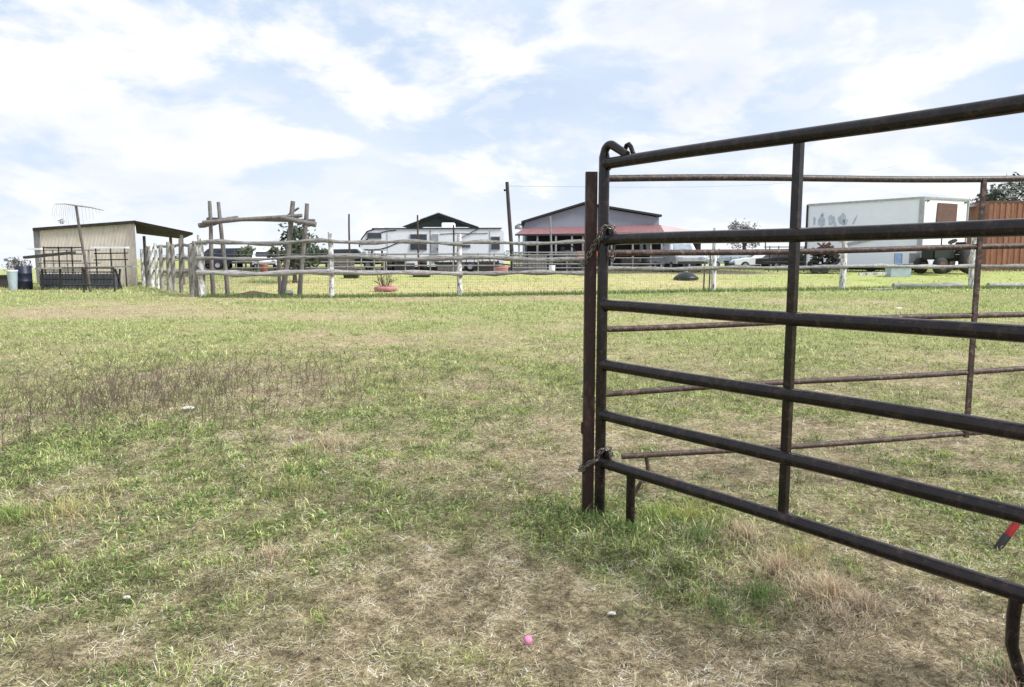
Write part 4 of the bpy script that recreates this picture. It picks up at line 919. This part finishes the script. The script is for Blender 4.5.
# ------------------------------------------------------------------ vehicles
def vehicle(name, px, Y, L_, W, Hh, body_m, label, kind='sedan', rz=0.0, cat='car', glassm='glass', group=None):
    c = ground_under(px, Y); c.z = hz(c.x, Y); root = thing(name, (0,0,0), label, cat, group)
    z0 = 0.28; h = Hh
    if kind == 'pickup': prof = [(-.5,.30),(-.5,.55),(-.20,.58),(-.16,.60),(-.09,.98),(.14,1.0),(.24,.64),(.46,.57),(.5,.48),(.5,.28)]; cabin = (-.14,.22); cz = .62
    elif kind == 'suv': prof = [(-.5,.28),(-.5,.62),(-.46,.97),(.12,1.0),(.25,.66),(.46,.58),(.5,.45),(.5,.26)]; cabin = (-.44,.2); cz = .63
    else: prof = [(-.5,.30),(-.5,.58),(-.38,.64),(-.24,.96),(.06,1.0),(.22,.66),(.45,.56),(.5,.45),(.5,.28)]; cabin = (-.31,.18); cz = .66
    bm = bmesh.new(); rows = []
    for yy, kx in ((-W/2,0.97),(-W/2*0.86,1.0),(W/2*0.86,1.0),(W/2,0.97)):
        rows.append([bm.verts.new((x*L_*kx, yy if z <= .66 else yy*0.82, z*h*(1 if abs(yy) < W/2 else 0.985))) for x, z in prof])
    n = len(prof)
    for a_, b_ in zip(rows, rows[1:]):
        for i in range(n): bm.faces.new((a_[i], a_[(i+1)%n], b_[(i+1)%n], b_[i]))
    bm.faces.new(rows[0][::-1]); bm.faces.new(rows[-1]); bmesh.ops.recalc_face_normals(bm, faces=bm.faces[:])
    me_ = bpy.data.meshes.new('body'); bm.to_mesh(me_); bm.free(); me_.materials.append(M[body_m]); bo = bpy.data.objects.new('body', me_); col.objects.link(bo); bo.parent = root
    for sgn in (-1, 1):
        yy = sgn*(W/2*0.83+0.012)
        x0, x1 = cabin; q = [(x0*L_*0.96,cz*h),(x1*L_*0.92,cz*h),((x1-0.10)*L_,0.93*h),((x0+0.055)*L_,0.93*h)]
        MB().prism([Vector((x, yy+sgn*0.05*(z < .8*h), z)) for x, z in q], (0, sgn*0.012, 0)).build('side_window', glassm, root)
    x1 = cabin[1]; MB().add([((x1+0.03)*L_+0.02,-W*0.36,cz*h+0.03),((x1+0.03)*L_+0.02,W*0.36,cz*h+0.03),((x1-0.07)*L_+0.03,W*0.33,.95*h),((x1-0.07)*L_+0.03,-W*0.33,.95*h)], [(0,1,2,3)]).build('windscreen', glassm, root)
    for fx_ in (-.31, .32):
        for sgn in (-1, 1):
            wh = MB().lathe([(0.2,-0.1),(0.33,-0.1),(0.34,0),(0.33,0.1),(0.2,0.1)], (fx_*L_, sgn*(W/2-0.06), 0.33), 18, Matrix.Rotation(R(90),4,'X')).build('wheel', 'black', root)
            MB().lathe([(0.19,-0.105),(0.19,0.105)], (fx_*L_, sgn*(W/2-0.055), 0.33), 12, Matrix.Rotation(R(90),4,'X')).build('rim', 'alu', wh)
    for sgn in (-1, 1): MB().box((L_*0.487, sgn*W*0.36-0.14, h*0.42),(L_*0.503, sgn*W*0.36+0.14, h*0.50)).build('headlight', 'glass_pale', root)
    MB().box((L_*0.49,-W*0.45,h*0.27),(L_*0.515,W*0.45,h*0.36)).build('bumper', 'dark_steel', root)
    root.location = c; root.rotation_euler = (0,0,rz); return root
cars = 'vehicles parked behind the fence'
vehicle('parked_car', 267, 58, 4.2, 1.75, 1.5, 'white', 'small white car parked left in the gap of the log gateway', 'sedan', R(-70), group=cars)
vehicle('parked_car', 240, 62, 4.5, 1.8, 1.75, 'navy', 'dark blue car seen right of the left gateway logs', 'suv', R(15), group=cars)
vehicle('parked_car', 317, 60, 4.6, 1.8, 1.6, 'dark_steel', 'black car parked right of the gateway logs', 'sedan', R(5), group=cars)
vehicle('parked_car', 222, 64, 4.6, 1.8, 1.7, 'dark_steel', 'black car parked farthest left behind the gateway', 'suv', R(170), group=cars)
vehicle('parked_truck', 675, 51, 5.0, 1.95, 1.95, 'alu', 'grey pickup truck with pale windscreen facing us beside the barn', 'pickup', R(-82), 'truck', 'glass_pale', cars)
vehicle('parked_car', 758, 60, 4.7, 1.8, 1.45, 'white', 'white sedan parked under the twiggy small tree', 'sedan', R(178), group=cars)
vehicle('parked_car', 785, 57, 4.6, 1.8, 1.5, 'dark_steel', 'black sedan parked left of the white box trailer', 'sedan', R(8), group=cars)
vehicle('parked_car', 352, 58, 4.6, 1.8, 1.6, 'tractor_green', 'dark green car below the travel trailer nose', 'suv', R(5), group=cars)
vehicle('parked_car', 728, 66, 4.4, 1.75, 1.5, 'bluegrey', 'blue grey car parked just right of the fence stakes', 'sedan', R(175), group=cars)

# orange loader in the barn, small red tub, orange drums
def tractor(px, Y, m, label, sc_=1.0, rz=0):
    c = ground_under(px, Y); c.z = hz(c.x, Y); root = thing('tractor', (0,0,0), label, 'tractor')
    MB().box((0.1,-0.32,0.62),(1.5,0.32,1.15),0.06).build('hood', m, root)
    MB().box((-0.75,-0.4,0.55),(0.12,0.4,0.85),0.05).build('chassis', 'dark_steel', root)
    s = MB().box((-0.65,-0.25,0.86),(-0.2,0.25,0.98),0.04).build('seat', 'black', root)
    MB().box((-0.75,-0.25,0.9),(-0.65,0.25,1.4),0.03).build('seat_back', 'black', root)
    MB().tube([(0.12,0,1.1),(-0.1,0,1.4)],0.025,6).build('steering_column','dark_steel',root)
    MB().lathe([(0.17,-0.015),(0.2,0),(0.17,0.015)],(-0.12,0,1.42),16,Matrix.Rotation(R(35),4,'Y')).build('steering_wheel','black',root)
    MB().tube([(0.9,0.2,1.1),(0.9,0.2,1.6)],0.03,6).build('exhaust','dark_steel',root)
    for x, r, yy in ((-0.5,0.6,0.55),(1.25,0.36,0.45)):
        for s_ in (-1,1):
            wh = MB().lathe([(r*.55,-.13),(r*.95,-.12),(r,0),(r*.95,.12),(r*.55,.13)],(x,s_*yy,r),20,Matrix.Rotation(R(90),4,'X')).build('wheel','black',root)
            MB().lathe([(r*.53,-.135),(r*.53,.135)],(x,s_*yy,r),14,Matrix.Rotation(R(90),4,'X')).build('rim','scrap',wh)
    root.location = c; root.rotation_euler = (0,0,rz); root.scale = (sc_,)*3; return root
tractor(573, 56, 'orange', 'orange tractor standing under the barn lean-to', 1.25, R(10))
tractor(944, 46.2, 'tractor_green', 'dark green tractor with orange wheel rims beside the white box trailer', 1.4, R(205))
def tub(name, px, py0, py1, Y, r, m, label, cat='tub', group=None):
    c = ground_under(px, Y); zt_ = at(px, py0, Y).z; c.z = min(at(px, py1, Y).z, hz(c.x, Y)); h = zt_-c.z
    root = thing(name, c, label, cat, group)
    MB().lathe([(r*.85,0),(r*.9,0.03),(r,h*.9)], c, 18).build('body', m, root); MB().lathe([(r*1.06,h*.9),(r*1.06,h),(r*.9,h)], c, 18).build('rim', m, root)
tub('tub', 501.5, 267, 272, 45.5, 0.42, 'red_tire', 'red plastic tub standing at the pipe pen left of the barn')
tub('drum', 267, 264, 270, 50, 0.27, 'orange', 'orange drum beside the white car in the gateway', 'drum', 'orange drums in the gateway')
tub('drum', 283.5, 265, 270, 50, 0.32, 'orange', 'yellowish orange drum at the right gateway logs', 'drum', 'orange drums in the gateway')
tub('tub', 551.5, 265.5, 271, 47, 0.2, 'white', 'small white tub at the foot of the grey pipe pen before the barn')
tub('tub', 275, 276, 281, 44, 0.22, 'white', 'small white tub on the meadow below the orange drums')

# low dark things under the fence rail: troughs
for (x0, x1, y0, y1, Y, m, lab, nm) in [(343,358,275,279,42,'tractor_green','dark green feed trough left of the red tyre planter','trough'),(412,430,273,276.5,43,'black','black rubber trough right of the red tyre planter','trough'),
        (397,405,262,268,47,'dark_in','dark box stood on end in front of the travel trailer','box')]:
    a_, b_ = at(x0,y0,Y), at(x1,y1,Y); zb_ = min(b_.z, hz(b_.x,Y)); root = thing(nm, ((a_.x+b_.x)/2, Y, zb_), lab, nm)
    MB().prism([(a_.x+0.06,Y+0.05,zb_),(b_.x-0.06,Y+0.05,zb_),(b_.x,Y,a_.z),(a_.x,Y,a_.z)], (0,0.55,0)).build('body', m, root)
    MB().box((a_.x-0.03,Y-0.03,a_.z),(b_.x+0.03,Y+0.6,a_.z+0.035)).build('rim', m, root)

# ------------------------------------------------------------------ white box trailer
K = at(923, 197.5, 47.5); Lf = at(808, 205, 53.5); Rg = at(968, 200, 49.8)
zb_ = at(923, 267, 47.5).z; zt = K.z; gz = hz(K.x, K.y)
bx = thing('box_trailer', ((K.x+Lf.x)/2, (K.y+Lf.y)/2, gz), 'big white box trailer with faded grey marks and a brown shutter', 'box trailer')
k2, l2, r2 = Vector((K.x,K.y,0)), Vector((Lf.x,Lf.y,0)), Vector((Rg.x,Rg.y,0)); b2 = l2+(r2-k2)
def V_(p, z): return Vector((p.x,p.y,z))
ztl = Lf.z; ztr = Rg.z
mb = MB(); mb.add([V_(k2,zb_),V_(l2,zb_),V_(b2,zb_),V_(r2,zb_),V_(k2,zt),V_(l2,ztl),V_(b2,(ztl+ztr)/2),V_(r2,ztr)], [(0,1,2,3),(4,7,6,5),(0,4,5,1),(1,5,6,2),(2,6,7,3),(3,7,4,0)])
mb.build('body', 'box_side', bx)
sdir = (l2-k2).normalized(); sn = Vector((sdir.y,-sdir.x,0)); sn = sn if sn.y < 0 else -sn
edir = (r2-k2).normalized(); en = Vector((edir.y,-edir.x,0)); en = en if en.y < 0 else -en
SL = (l2-k2).length; EL = (r2-k2).length
def side_pt(u, v, off=0.02): # u from near corner 0..1, v 0 bottom..1 top
    z = zb_+(zt+(ztl-zt)*u-zb_)*v; p = k2+sdir*SL*u+sn*off; return V_(p, z)
def end_pt(u, v, off=0.02):
    z = zb_+(zt+(ztr-zt)*u-zb_)*v; p = k2+edir*EL*u+en*off; return V_(p, z)
MB().prism([end_pt(0.0,0.0,0.006),end_pt(1,0,0.006),end_pt(1,0.985,0.006),end_pt(0,0.985,0.006)], en*0.01).build('end_panel', 'white', bx)
for (f, n_) in ((side_pt, sn),(end_pt, en)):
    MB().obox(f(0,1.0,0.04), f(1,1.0,0.04), 0.10, 0.12).build('top_rail', 'alu', bx); MB().obox(f(0,0.0,0.04), f(1,0.0,0.04), 0.10, 0.16).build('bottom_rail', 'alu', bx)
MB().obox(side_pt(0,0,0.05), side_pt(0,1,0.05), 0.30, 0.10, up=tuple(sn)).build('corner_post', 'alu', bx)
MB().obox(side_pt(1,0,0.05), side_pt(1,1,0.05), 0.12, 0.08, up=tuple(sn)).build('corner_post', 'dark_steel', bx)
MB().obox(end_pt(1,0,0.05), end_pt(1,1,0.05), 0.10, 0.08, up=tuple(en)).build('corner_post', 'alu', bx)
MB().prism([end_pt(0.30,0.655,0.03),end_pt(0.74,0.65,0.03),end_pt(0.745,0.93,0.03),end_pt(0.315,0.935,0.03)], en*0.05).build('shutter', 'brown_door', bx)
for (u, n_) in ((-0.02,0),(0.1,0),(0.93,0)):
    p = end_pt(max(u,0.03),0.955,0.05); MB().box(p-Vector((0.09,0.03,0.04)), p+Vector((0.09,0.03,0.04)), 0.01).build('marker_light', 'dark_steel', bx)
def mark(u, v, ru, rv_, tilt=0, n=16):
    pts = []
    for i in range(n):
        a = 2*math.pi*i/n; k = 1+0.16*math.sin(3*a+u*40)+0.1*math.sin(5*a); du = ru*math.cos(a)*k; dv = rv_*math.sin(a)*k; pts.append(side_pt(u+du+tilt*dv, v+dv, 0.012))
    MB().prism(pts, sn*0.004).build('faded_mark', 'marks', bx)
for (u,v,ru,rv_,t_) in ((0.93,0.74,0.012,0.07,0),(0.86,0.73,0.035,0.085,0),(0.855,0.83,0.015,0.03,0),(0.77,0.74,0.03,0.08,0),(0.735,0.66,0.015,0.07,0.1),(0.67,0.74,0.035,0.09,0),(0.64,0.70,0.02,0.05,0),(0.555,0.72,0.008,0.07,-0.25),(0.86,0.60,0.02,0.05,0),(0.66,0.45,0.045,0.08,-0.1)): mark(u,v,ru,rv_,t_)
MB().obox(side_pt(0.62,0.34,0.03), side_pt(0.12,0.52,0.03), 0.06, 0.20).build('diagonal_strip', 'alu', bx)
for (u, fn) in ((0.25,side_pt),(0.4,side_pt)):
    c = fn(u, 0, -0.2); c.z = hz(c.x,c.y)+0.45
    rot = Matrix.Rotation(math.atan2(sn.y, sn.x), 4, 'Z') @ Matrix.Rotation(R(90),4,'Y')
    MB().lathe([(0.24,-0.14),(0.44,-0.13),(0.46,0),(0.44,0.13),(0.24,0.14)], c, 20, rot).build('wheel', 'black', bx)
MB().obox(side_pt(0.02,-0.03,-1.0), side_pt(0.98,-0.03,-1.0), 1.2, 0.2).build('chassis', 'dark_steel', bx)
for u in (0.8, 0.95): p = side_pt(u,0,-0.4); MB().obox(p, Vector((p.x,p.y,hz(p.x,p.y)-0.05)), 0.15, 0.15).build('landing_leg', 'dark_steel', bx)

# trailer with scrap, seats and tarp in front of the box
c = ground_under(826, 47.5); st = thing('flat_trailer', (c.x, 47.5, hz(c.x,47.5)), 'low dark trailer heaped with rusty brown scrap beside the white box', 'trailer')
a_, b_ = at(806,266,47), at(848,270,47); MB().box((a_.x,47,b_.z),(b_.x,48.8,a_.z)).build('bed', 'dark_steel', st)
for px in (815,824): MB().lathe([(0.15,-.1),(0.3,-.1),(0.32,0),(0.3,.1),(0.15,.1)], Vector((at(px,270,47).x, 47.0, hz(20,47)+0.3)), 16, Matrix.Rotation(R(90),4,'X')).build('wheel', 'black', st)
rnd = random.Random(3); ld = thing('scrap_heap', (c.x, 47.8, a_.z), 'heap of rusty brown scrap loaded on the low dark trailer', 'scrap heap'); mb = MB(); mb2 = MB()
for k in range(70):
    px = rnd.uniform(809, 838); e = 1-((px-823)/17)**2; py = 266-rnd.random()*(8+14*e); p = at(px, py, 47.3+rnd.random()*1.1); d = Vector((rnd.gauss(0,1),rnd.gauss(0,.5),rnd.gauss(0,.5))).normalized()*rnd.uniform(.25,.6)
    (mb if py < 252 else mb2).obox(p-d*.5, p+d*.5, rnd.uniform(.08,.3), rnd.uniform(.05,.25))
mb.build('scrap_top', 'scrap', ld); mb2.build('scrap_base', 'dark_steel', ld)
def chair(px, Y, m, label, rz):
    c = ground_under(px, Y); c.z = hz(c.x, Y); root = thing('chair', (0,0,0), label, 'chair', 'outdoor chairs before the white box')
    MB().box((-0.24,-0.24,0.42),(0.24,0.24,0.47),0.015).build('seat', m, root); MB().box((-0.24,0.22,0.5),(0.24,0.26,0.98),0.012).build('backrest', m, root)
    for x in (-.22,.22):
        for y in (-.22,.22): MB().tube([(x,y,0),(x,y,0.42 if y < 0 else 0.95)],0.018,6).build('leg','galv',root)
    root.location = c; root.rotation_euler = (0,0,rz); root.scale = (1.3,)*3
chair(897, 46.5, 'blue', 'blue folding chair left in front of the white box trailer', 0.3); chair(910, 46.2, 'galv', 'grey folding chair right of the blue one by the white box trailer', -0.4)
a_, b_ = at(890,265.5,44), at(912,276,44); zb_ = hz(a_.x,44)-0.02; sb = thing('storage_box', ((a_.x+b_.x)/2,44,zb_), 'blue grey lidded storage box on the ground before the chairs', 'storage box')
MB().box((a_.x+0.05,44,zb_),(b_.x-0.05,44.7,a_.z-0.12),0.03).build('body','bluegrey',sb); MB().box((a_.x,43.95,a_.z-0.115),(b_.x,44.75,a_.z),0.03).build('lid','alu',sb)
c = ground_under(898, 41.5); tp_ = at(898,266,41.5); w2 = 0.75
a_ = at(859,272.5,42); b_ = at(886,271.5,42); single('beam', MB().obox(a_+Vector((0,0,-0.1)), b_+Vector((0,0,-0.1)), 0.14, 0.16), 'wood_pale', 'pale painted beam lying in front of the white box trailer', 'beam')

# rust container
YC = 54; a_ = at(990, 201, YC); g = ground_under(1030, YC); ct = thing('shipping_container', (g.x, YC, hz(g.x,YC)), 'rust orange steel container at the right edge behind the fence', 'container')
zt = a_.z; gz = hz(g.x,YC); xr = at(1100,201,YC).x
MB().box((a_.x,YC,gz+0.1),(xr,YC+2.5,zt)).build('body', 'container', ct)
MB().box((a_.x-0.05,YC-0.04,zt-0.14),(xr+0.05,YC-0.003,zt+0.02)).build('top_rail', 'scrap', ct); MB().box((a_.x-0.05,YC-0.04,gz),(xr+0.05,YC-0.003,gz+0.2)).build('bottom_rail', 'scrap', ct)
mb = MB(); x = a_.x+0.35
while x < xr: mb.box((x,YC-0.035,gz+0.2),(x+0.16,YC-0.002,zt-0.14)); x += 0.42
mb.build('corrugation', 'container', ct)
p = at(968,206,YC+1.5); q = at(990,263,YC+1.5); cn = thing('canopy', ((p.x+q.x)/2, YC+2, gz), 'dark open canopy between the white box and the rusty container', 'canopy')
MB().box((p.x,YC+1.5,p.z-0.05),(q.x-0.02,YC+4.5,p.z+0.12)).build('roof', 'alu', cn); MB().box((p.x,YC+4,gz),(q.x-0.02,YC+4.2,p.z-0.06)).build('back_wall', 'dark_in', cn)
for x in (p.x+0.1, q.x-0.2): MB().obox((x,YC+1.6,gz),(x,YC+1.6,p.z-0.06),0.12,0.12).build('column','dark_steel',cn)

# dark flatbed trailer standing before the caravan, pallets and crates around the yard
def flatbed(px0, px1, Y, h, label, m='dark_steel'):
    a_ = ground_under(px0, Y); b_ = ground_under(px1, Y); g_ = hz((a_.x+b_.x)/2, Y); root = thing('flatbed_trailer', ((a_.x+b_.x)/2, Y, g_), label, 'flatbed trailer')
    MB().box((a_.x,Y,g_+h),(b_.x,Y+2.1,g_+h+0.16),0.02).build('bed', m, root)
    MB().box((a_.x+0.05,Y+0.06,g_+0.16),(b_.x-0.05,Y+2.0,g_+h-0.01)).build('shade_block','black',root)  # solid black block added to darken the space beneath the bed
    mb = MB()
    for k in range(9):
        x = a_.x+(b_.x-a_.x)*k/8; mb.obox((x,Y-0.02,g_+h),(x,Y-0.02,g_+h+0.5),0.05,0.05)
    mb.build('stake_side', m, root)
    MB().tube([(b_.x,Y+1,g_+h+0.05),(b_.x+1.2,Y+1,g_+0.4)],0.05,6).build('tongue', m, root)
    for f in (0.42, 0.56):
        x = a_.x+(b_.x-a_.x)*f
        w_ = MB().lathe([(0.18,-.1),(0.33,-.1),(0.35,0),(0.33,.1),(0.18,.1)], (x, Y-0.12, g_+0.34), 18, Matrix.Rotation(R(90),4,'X')).build('wheel','black',root)
        MB().lathe([(0.17,-.11),(0.17,.11)], (x, Y-0.12, g_+0.34), 12, Matrix.Rotation(R(90),4,'X')).build('rim','alu',w_)
flatbed(436, 498, 51, 0.5, 'dark flatbed trailer parked in front of the white travel trailer')
flatbed(728, 800, 62.5, 0.55, 'dark flatbed trailer parked between the small tree and the white box')
def pallets(px, Y, n, label, m='wood_brown', w_=1.2):
    g_ = ground_under(px, Y); g_.z = hz(g_.x, Y); root = thing('pallet_stack', g_, label, 'pallets', 'pallet stacks in the yard')
    for k in range(n):
        z = g_.z+k*0.15; mb = MB()
        for j in range(6): mb.box((g_.x-w_/2+j*w_/5.5, Y-0.5, z+0.11),(g_.x-w_/2+j*w_/5.5+0.12, Y+0.5, z+0.135))
        for j in (-1,0,1): mb.box((g_.x-w_/2, Y+j*0.45-0.05, z),(g_.x+w_/2, Y+j*0.45+0.05, z+0.105))
        mb.build('pallet', m, root)
pallets(346, 50, 6, 'brown pallet stack below the nose of the travel trailer')
pallets(521, 53, 7, 'brown pallet stack right of the utility pole foot')
pallets(406, 49, 4, 'low brown pallet stack left of the travel trailer double window', 'dark_wood')
pallets(628, 54, 6, 'dark pallet stack under the barn lean-to right of the pen post', 'dark_wood')
pallets(300, 52, 6, 'dark pallet stack right of the evergreen tree trunk', 'dark_wood', 1.6)

# identical dark drums standing about the yard
first = None
for (px, Y) in ((389,51.0),(397,51.6),(402,50.4),(424,52.5),(559,55.0),(566,54.3),(577,55.5),(636,55.5),(645,55.0)):
    g_ = ground_under(px, Y); g_.z = hz(g_.x, Y)
    if first is None:
        first = thing('steel_drum', (0,0,0), 'black steel drum standing in the yard behind the grey pipe pens', 'drum', 'black drums in the yard')
        MB().lathe([(.27,0),(.29,.02),(.29,.29),(.302,.30),(.29,.31),(.29,.59),(.302,.60),(.29,.61),(.29,.86),(.27,.88)], (0,0,0), 20).build('body','black',first)
        MB().lathe([(.25,.882),(.25,.90),(.05,.90)], (0,0,0), 20).build('lid','rust',first); o = first
    else: o = copy_tree(first)
    o.location = g_
pallets(448, 50, 3, 'low pallet stack just left of the central fence post', 'wood_brown')
pallets(489, 50, 5, 'dark pallet stack left of the red tub', 'dark_wood', 1.4)
pallets(538, 54, 8, 'tall grey pallet stack left of the thin grey pole', 'wood')
